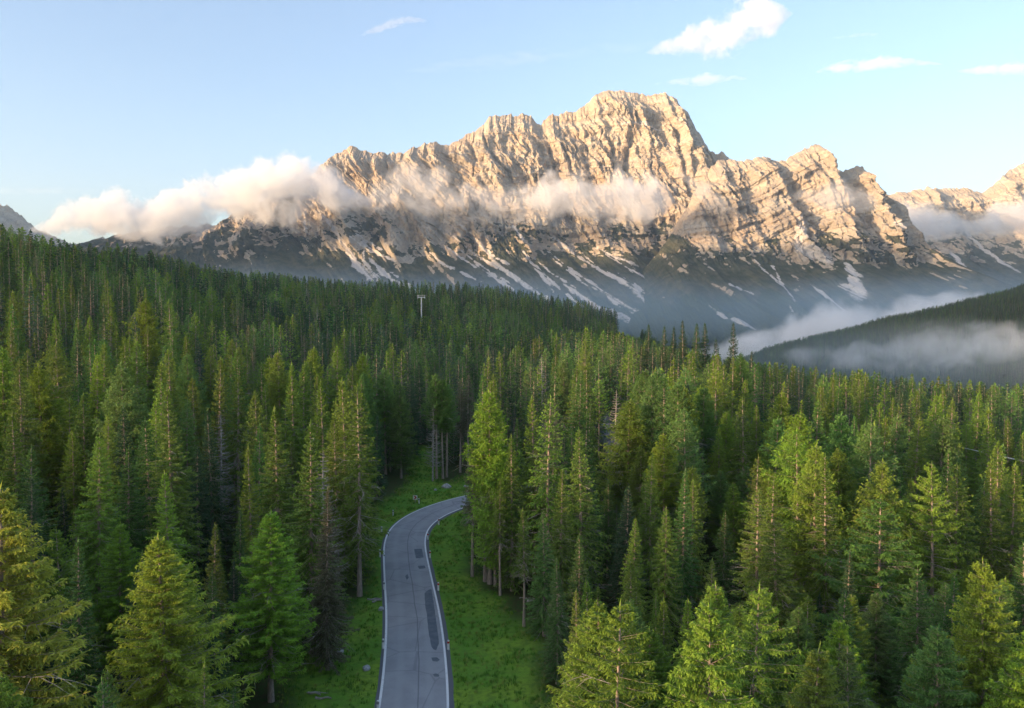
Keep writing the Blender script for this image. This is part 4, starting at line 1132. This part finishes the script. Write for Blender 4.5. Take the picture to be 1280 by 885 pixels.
cloud('cloud_bank', 'faint wisp of cloud on the right flank of the blocky summit', [(840, 205, 222), (862, 212, 240), (880, 225, 262), (900, 240, 275), (925, 262, 272)],
      4250, 1.0, .0045, 150, 1.1, .9, cat='cloud', group='clouds clinging to the mountain')
cloud('cloud_bank', 'faint wisp of cloud on the pointed right peak', [(990, 238, 252), (1020, 230, 262), (1048, 224, 270), (1076, 236, 272), (1100, 250, 266)],
      4050, 1.0, .004, 170, 1.0, .8, cat='cloud', group='clouds clinging to the mountain')
cloud('cloud_bank', 'soft cloud lying before the distant ridge at the right edge', [(1092, 262, 275), (1112, 244, 296), (1135, 244, 302), (1160, 254, 304), (1190, 264, 302), (1220, 266, 302), (1250, 246, 300), (1285, 236, 300), (1330, 232, 300), (1390, 240, 296)],
      5850, 1.2, .005, 300, .9, .7, cat='cloud', group='clouds clinging to the mountain')
cloud('mist', 'white mist pooled in the valley before the massif', [(860, 436, 450), (900, 420, 462), (940, 410, 468), (985, 400, 466), (1020, 384, 462), (1050, 372, 456), (1085, 366, 446), (1120, 366, 438), (1160, 372, 428), (1200, 362, 412), (1240, 358, 398), (1310, 354, 392), (1380, 350, 385)],
      2600, 1.6, .013, 230, 1.2, 1.0, kind='stuff')
cloud('mist', 'thin shreds of mist drifting along the wooded hillside', [(960, 430, 456), (1000, 424, 462), (1040, 428, 462), (1100, 424, 462), (1140, 412, 466), (1180, 402, 468), (1230, 400, 458), (1285, 402, 446), (1330, 408, 442)],
      1270, 1.0, .014, 100, 1.5, 1.2, kind='stuff')
cloud('mist', 'pale blue mist lying thinly over the whole valley at right', [(820, 432, 470), (900, 418, 486), (1000, 402, 500), (1100, 392, 506), (1200, 388, 510), (1300, 386, 512), (1450, 384, 512)],
      1050, 1.8, .0022, 300, .5, 1.2, kind='stuff', tint=(.72, .87, 1, 1))
cloud('mist', 'faint blue vapour in the shaded valley along the foot of the massif', [(-60, 340, 420), (100, 330, 425), (400, 322, 430), (700, 330, 440), (1000, 335, 450), (1200, 330, 450), (1400, 325, 450)],
      3300, 5.0, .0007, 700, .35, 1.3, kind='stuff', step=.5, tint=(.60, .80, 1, 1))
SKYG = 'small clouds in the open sky'
cloud('cloud', 'largest sky cloud, high above the summit, bright above and grey below', [(806, 63, 69), (830, 50, 71), (855, 36, 75), (880, 26, 75), (900, 13, 72), (920, 0, 66), (940, -5, 54), (960, -4, 50), (976, 4, 36), (992, 12, 22)], 9000, .9, .0032, 330, 1.35, 1.0, cat='cloud', group=SKYG, step=.12)
cloud('cloud', 'thin flat cloud between the largest cloud and the summit', [(816, 104, 107), (850, 97, 107), (880, 92, 107), (910, 93, 104), (940, 97, 100)], 9000, 1.6, .0024, 240, 1.3, 1.0, cat='cloud', group=SKYG, squash=.4, step=.12)
cloud('cloud', 'long flat cloud right of the largest cloud, grey beneath', [(1018, 87, 93), (1050, 77, 93), (1075, 73, 91), (1100, 69, 88), (1125, 71, 85), (1150, 75, 82), (1180, 79, 82)], 9000, 1.4, .0034, 260, 1.2, .9, cat='cloud', group=SKYG, squash=.5, step=.12)
cloud('cloud', 'flat cloud cut by the right edge of the sky', [(1195, 88, 91), (1230, 81, 93), (1260, 78, 95), (1300, 79, 96), (1340, 84, 92)], 9000, 1.4, .003, 260, 1.2, .9, cat='cloud', group=SKYG, squash=.5, step=.12)
cloud('cloud', 'lone tiny wisp high in the left half of the sky', [(450, 42, 46), (475, 30, 41), (495, 22, 34), (512, 20, 29), (535, 24, 28)], 9000, 2.0, .0016, 160, 1.0, .9, cat='cloud', group=SKYG, squash=.5, step=.12)
cloud('cloud', 'faintest wisp just above the long flat cloud', [(1040, 46, 49), (1060, 43, 48), (1080, 40, 46), (1098, 41, 44)], 9000, 2.0, .0013, 150, 1.0, .9, cat='cloud', group=SKYG, squash=.5, step=.12)
cloud('cloud', 'faint long veil of high cirrus left of the largest cloud', [(500, 88, 92), (560, 76, 92), (640, 60, 88), (720, 56, 80), (800, 50, 66), (840, 48, 54)], 12000, 1.5, .00022, 800, 1.0, 1.2, cat='cloud', group=SKYG, squash=.25, step=.3)
cloud('cloud', 'faint flat veil low over the far left horizon', [(-60, 236, 240), (0, 233, 243), (60, 232, 244), (140, 236, 243), (190, 239, 241)], 16000, 2.0, .0003, 800, .9, 1.2, cat='cloud', group=SKYG, squash=.25, step=.3)
# ------------------------------------------------------------------ grass of the clearing
def grass():
    rng = np.random.default_rng(44)
    g = G('meadow_grass')
    tone = g.attr('tone', 'INSTANCER', 'Color')
    g.surf(tone, .7, .2)
    protos = []
    for k in range(3):
        V, Q = [], []
        for b in range(16):
            a = rng.random() * 6.28; r0 = rng.random() * .28; lean = rng.uniform(.1, .5); h = rng.uniform(.16, .42)
            p = np.array([math.cos(a) * r0, math.sin(a) * r0, -.03]); d = np.array([math.cos(a + rng.normal(0, .7)), math.sin(a + rng.normal(0, .7)), 0])
            s = np.array([-d[1], d[0], 0]) * .018
            n = len(V)
            V += [p - s, p + s, p + s * .7 + d * lean * h * .4 + [0, 0, h * .6], p - s * .7 + d * lean * h * .4 + [0, 0, h * .6], p + d * lean * h + [0, 0, h], p + d * lean * h + [0, 0, h * .99]]
            Q += [(n, n + 1, n + 2, n + 3), (n + 3, n + 2, n + 4, n + 5)]
        protos.append(mesh_np('grass_tuft', V, Q, [g.m]))
    N = 60000
    x = rng.uniform(-45, 45, N); y = rng.uniform(58, 225, N)
    md = poly_dist(x, y, MEADOW); rd = road_dist(x, y)
    ok = (md < 1.5 + rng.random(N)) & (rd > 4.2) & (fbm(x / 4, y / 4, 2, 88) + rng.random(N) * .8 > .35)
    x, y = x[ok], y[ok]; z = ground_z(x, y)
    pts = []
    for i in range(len(x)):
        c = np.array([[.10, .26, .028], [.18, .31, .035], [.09, .21, .028], [.30, .33, .08]][int(rng.random() ** 1.4 * 3.99)]) * rng.uniform(.75, 1.15)
        pts.append((x[i], y[i], z[i], rng.uniform(.6, 1.35), rng.random() * 6.28, int(rng.random() * 3), tuple(c)))
    massed('grass', 'short green meadow grass on both sides of the road', pts, protos, g.m)
grass()

# ------------------------------------------------------------------ roadside things
def flat(name, col, rough=.5, spec=.4):
    g = G(name); p = g.n('ShaderNodeTexCoord').outputs['Object']
    g.surf(g.mix(g.ramp(g.noise(6, 4, p), .3, .7), col, tuple(c * .82 for c in col)), rough, spec)
    return g.m
WHITE, RED, DARKG, STEEL = flat('white_plastic', (.80, .80, .78)), flat('red_reflector', (.55, .02, .02), .3), flat('grey_reflector', (.22, .22, .23), .3), flat('galvanised_steel', (.62, .64, .66), .45)

def prism(pts, z0, z1, top_scale=1.0):
    n = len(pts); p = np.array(pts, float)
    V = np.concatenate([np.c_[p, np.full(n, z0)], np.c_[p * top_scale, np.full(n, z1)]])
    F_ = [tuple(range(n))[::-1], tuple(range(n, 2 * n))] + [(i, (i + 1) % n, n + (i + 1) % n, n + i) for i in range(n)]
    return V, F_
def poly_mesh(name, shapes, mat):
    V, F_ = [], []
    for v, f in shapes:
        o = len(V); V += [tuple(q) for q in v]; F_ += [tuple(i + o for i in q) for q in f]
    me = bpy.data.meshes.new(name); me.from_pydata(V, [], F_); me.materials.append(mat); me.update()
    return me
def box(x0, x1, y0, y1, z0, z1):
    V = [(x, y, z) for z in (z0, z1) for y in (y0, y1) for x in (x0, x1)]
    return V, [(0, 2, 3, 1), (4, 5, 7, 6), (0, 1, 5, 4), (1, 3, 7, 5), (3, 2, 6, 7), (2, 0, 4, 6)]

SEC = [(-.075, .02), (-.055, -.045), (0, -.065), (.055, -.045), (.075, .02), (.03, .055), (-.03, .055)]
def post_meshes():
    body = poly_mesh('post_body', [prism(SEC, -.15, .62), ], WHITE)
    top = poly_mesh('post_cap', [prism(SEC, .802, .90, .82)], WHITE)
    return body, top
PB, PC_ = post_meshes()
BAND_R = poly_mesh('reflector_band', [prism([(a * 1.06, b * 1.06) for a, b in SEC], .622, .80)], RED)
BAND_G = poly_mesh('reflector_band', [prism([(a * 1.06, b * 1.06) for a, b in SEC], .622, .80)], DARKG)
POSTS = [(523.7, 630, 0, 'first white road post beyond the bend, next to the arrow sign'), (491.3, 645, 0, 'white road post on the outside of the bend where the curve tightens'), (477, 666.5, 0, 'white road post left of the road just below the bend'), (474.8, 696, 0, 'white road post left of the road opposite the square patch'), (480, 737, 0, 'white road post beside the pale driftwood left of the road'), (479, 811, 0, 'white road post left of the road beside the long dark patch'), (472.5, 890, 0, 'white road post at the bottom edge left of the road'),
         (548.5, 656, 1, 'red-topped road post inside the bend, farthest of the red ones'), (534.7, 674.5, 1, 'red-topped road post second farthest, inside the bend'), (537.6, 697.5, 1, 'red-topped road post beside the square asphalt patch'), (548, 738, 1, 'red-topped road post at the upper end of the long dark patch'), (560.5, 812.5, 1, 'nearest red-topped road post, at the lower end of the long patch'), (585, 613.5, 0, 'white road post where the road disappears behind the trees')]
for px, py, red, lab in POSTS:
    p = on_ground(px, py)
    p.z = float(ground_z(np.array([p.x]), np.array([p.y]))[0])
    e = empty('delineator_post', p, random.Random(int(px)).uniform(-.25, .25))
    e.scale = (1.7, 1.7, 1.3)
    link('body', PB, e); link('cap', PC_, e); link('reflector', BAND_R if red else BAND_G, e)
    tag(e, lab, 'road post', 'delineator posts along the road')

def arrow_sign():
    p = on_ground(519, 628); p.z = float(ground_z(np.array([p.x]), np.array([p.y]))[0])
    e = empty('curve_sign', p, -.05)
    tv, tq = tube([(0, .05, -.3), (0, .05, .6), (0, .05, 1.45)], [.03] * 3, 8)
    link('pole', mesh_np('sign_pole', tv, tq, [STEEL], smooth=True), e)
    bd = link('board', poly_mesh('sign_board', [box(-.45, .45, -.012, .012, .62, 1.52)], WHITE), e)
    ch = [(-.30, .72), (-.02, .72), (.30, 1.07), (-.02, 1.42), (-.30, 1.42), (.02, 1.07)]
    v = np.array([(a, -.0165, b) for a, b in ch] + [(a, -.0135, b) for a, b in ch])
    f = [(0, 1, 2, 5), (5, 2, 3, 4)]
    link('chevron', poly_mesh('sign_chevron', [(v, f)], RED), bd)
    tag(e, 'white board with a red arrow pointing right on the outside of the bend', 'road sign')
arrow_sign()

def rock_mat():
    g = G('grey_boulder'); p = g.n('ShaderNodeTexCoord').outputs['Object']
    g.surf(g.mix(g.ramp(g.noise(3, 5, p), .35, .65), (.46, .46, .45), (.26, .27, .27)), .9, .15, bump=g.noise(8, 5, p), dist=.06)
    return g.m
BOULDER = rock_mat()
def rock(px, py, size, seed, label, group=None, flatten=.6):
    bm = bmesh.new(); bmesh.ops.create_icosphere(bm, subdivisions=3, radius=1)
    r = np.random.default_rng(seed); o = r.random(3) * 9
    for v in bm.verts:
        c = np.array(v.co) + o
        k = 1 + .45 * float(perlin(c[0] * 1.1 + c[2], c[1] * 1.1 - c[2] * .7, seed)) + .14 * float(perlin(c[0] * 3.2 + c[2] * 2, c[1] * 3 - c[2], seed))
        v.co = v.co * k
        v.co.z *= flatten
    me = bpy.data.meshes.new('rock'); bm.to_mesh(me); bm.free(); me.materials.append(BOULDER)
    p = on_ground(px, py); p.z = float(ground_z(np.array([p.x]), np.array([p.y]))[0]) + size * flatten * .35
    o = link('rock', me); o.location = p; o.scale = (size, size * .8, size); o.rotation_euler = (0, 0, r.random() * 6)
    tag(o, label, 'rock', group)
rock(558, 607, 1.1, 3, 'grey boulder at the foot of the bare stems behind the bend')
rock(594, 594, .7, 4, 'pale rock on the grass right of the bare stems')
rock(581.5, 606, .5, 5, 'small pale stone above the far end of the road')
rock(544.5, 611, .45, 6, 'small stone just left of the boulder by the bare stems')
rock(476.5, 762, .45, 7, 'small pale stone just below the driftwood left of the road')
rock(458, 836, .5, 8, 'lone pale stone in the lower left meadow')
rock(424, 815, .55, 9, 'grey stone under the spruce at the left meadow edge')
for k, (px, py, s, lab) in enumerate([(752, 541, 1.6, 'topmost pale boulder of the stony stream bed'), (757, 549, 1.9, 'broad pale boulder second from the top of the stream bed'), (765, 558, 1.4, 'pale boulder in the upper half of the stream bed'), (761, 566, 1.0, 'small pale stone midway down the stream bed'), (774, 572, 1.5, 'pale boulder on the right side of the stream bed'), (772, 588, 1.2, 'rounded pale stone below the middle of the stream bed'), (780, 600, 1.7, 'large pale boulder near the foot of the stream bed'), (777, 612, 1.3, 'lowest pale boulder of the stream bed')]):
    rock(px, py, s, 20 + k, lab, 'boulders in the stream bed')

def driftwood(px, py, spread, seed, label, n=5):
    p = on_ground(px, py); p.z = float(ground_z(np.array([p.x]), np.array([p.y]))[0])
    r = np.random.default_rng(seed); V, Q, o = [], [], 0
    for k in range(n):
        a = r.uniform(-.5, .5); L = spread * r.uniform(.5, 1.0); c = np.array([r.uniform(-.4, .4) * spread, r.uniform(-.3, .3) * spread, .08 + .06 * k])
        s = np.linspace(-.5, .5, 6)
        path = np.stack([c[0] + np.cos(a) * s * L, c[1] + np.sin(a) * s * L + .08 * np.sin(s * 5), c[2] + .12 * r.random() + .10 * s * r.normal() + .06 * np.sin(s * 7 + k)], 1)
        v, q = tube(path, (.13 if k < 2 else .05) * (1 - .45 * (s + .5)), 7)
        V.append(v); Q.append(q + o); o += len(v)
    ob = link('fallen_branch', mesh_np('fallen_branch', np.concatenate(V), np.concatenate(Q), [DEAD], smooth=True)); ob.location = p
    tag(ob, label, 'fallen wood')
driftwood(471, 751, 1.7, 1, 'bleached driftwood pieces lying on the grass left of the road')
driftwood(398, 868, 2.6, 2, 'long bleached dead branch lying in the bottom left meadow', 4)
driftwood(660, 752, 1.6, 3, 'grey fallen sticks at the right meadow edge', 4)

# ------------------------------------------------------------------ lift pylon
def pylon():
    Y = 640; top = at(526.7, 369, Y)
    gz = float(ground_z(np.array([top.x]), np.array([Y]))[0]); H = top.z - gz
    e = empty('lift_pylon', (top.x, Y, gz))
    z = np.linspace(-1, H - 1.6, 6)
    v, q = tube(np.stack([z * 0, z * 0, z], 1), np.linspace(.62, .42, 6), 16)
    link('mast', mesh_np('pylon_mast', v, q, [STEEL], smooth=True), e)
    arm = link('crossarm', poly_mesh('pylon_crossarm', [box(-3.0, 3.0, -.28, .28, H - 1.9, H - 1.3), box(-2.9, -2.6, -.2, .2, H - 1.3, H - .15), box(2.6, 2.9, -.2, .2, H - 1.3, H - .15), box(-3.1, 3.1, -.12, .12, H - .15, H + .1)], STEEL), e)
    for sx in (-1, 1):
        sh = []
        for k in range(6):
            a = np.arange(12) / 12 * 6.283
            yy = -1.5 + .6 * k
            V = [(sx * 2.75 + d, yy + .27 * math.cos(t), H - 2.35 + .27 * math.sin(t)) for d in (-.1, .1) for t in a]
            sh.append((V, [tuple(range(12)), tuple(range(23, 11, -1))] + [(i, 12 + i, 12 + (i + 1) % 12, (i + 1) % 12) for i in range(12)]))
        sh.append(box(sx * 2.75 - .18, sx * 2.75 - .12, -1.9, 1.9, H - 2.5, H - 1.95)); sh.append(box(sx * 2.75 - .5, sx * 2.75 + .5, -.15, .15, H - 1.95, H - 1.92))
        link('sheave_train', poly_mesh('pylon_sheaves', sh, STEEL), arm)
    rungs = [box(-.25, -.21, -.78, -.74, 1.0, H - 2), box(.21, .25, -.78, -.74, 1.0, H - 2)] + [box(-.21, .21, -.775, -.745, zz, zz + .03) for zz in np.arange(1.2, H - 2.1, .5)]
    link('ladder', poly_mesh('pylon_ladder', rungs, STEEL), e)
    tag(e, 'pale steel chairlift pylon rising above the forest on the left hillside', 'lift pylon')
pylon()

# ------------------------------------------------------------------ power line
def power_line():
    A, B = at(958, 479, 300), at(1400, 600, 122)
    ga = float(ground_z(np.array([A.x]), np.array([A.y]))[0]); gb = float(ground_z(np.array([B.x]), np.array([B.y]))[0])
    e = empty('power_line', (A.x, A.y, ga))
    o = np.array(e.location)
    wood = BARK
    d = np.array(B - A); d /= np.linalg.norm(d); sd = np.array([-d[1], d[0], 0]); sd /= np.linalg.norm(sd)
    for P, g0 in ((A, ga), (B, gb)):
        p = np.array(P) - o
        z = np.linspace(g0 - o[2] - .8, p[2] + .3, 5)
        v, q = tube(np.stack([z * 0 + p[0], z * 0 + p[1], z], 1), np.linspace(.17, .11, 5), 10)
        pole = link('pole', mesh_np('power_pole', v, q, [wood], smooth=True), e)
        bar = np.array([p + sd * s_ + [0, 0, -.12] for s_ in (-1.3, 0, 1.3)])
        v, q = tube(bar, [.07] * 3, 6)
        link('crossbar', mesh_np('power_crossbar', v, q, [wood]), pole)
    for k, off in enumerate((-1.2, 0, 1.2)):
        s = np.linspace(0, 1, 40)
        path = np.array(A)[None] * (1 - s[:, None]) + np.array(B)[None] * s[:, None] + sd[None] * off - o + np.array([0, 0, 1.0])[None] * (-4 * (2.6 + .35 * k) * s * (1 - s))[:, None]
        v, q = tube(path, [.032] * 40, 6)
        link('cable', mesh_np('power_cable', v, q, [STEEL], smooth=True), e)
    tag(e, 'three thin pale power cables sagging over the right-hand forest', 'power line')
power_line()
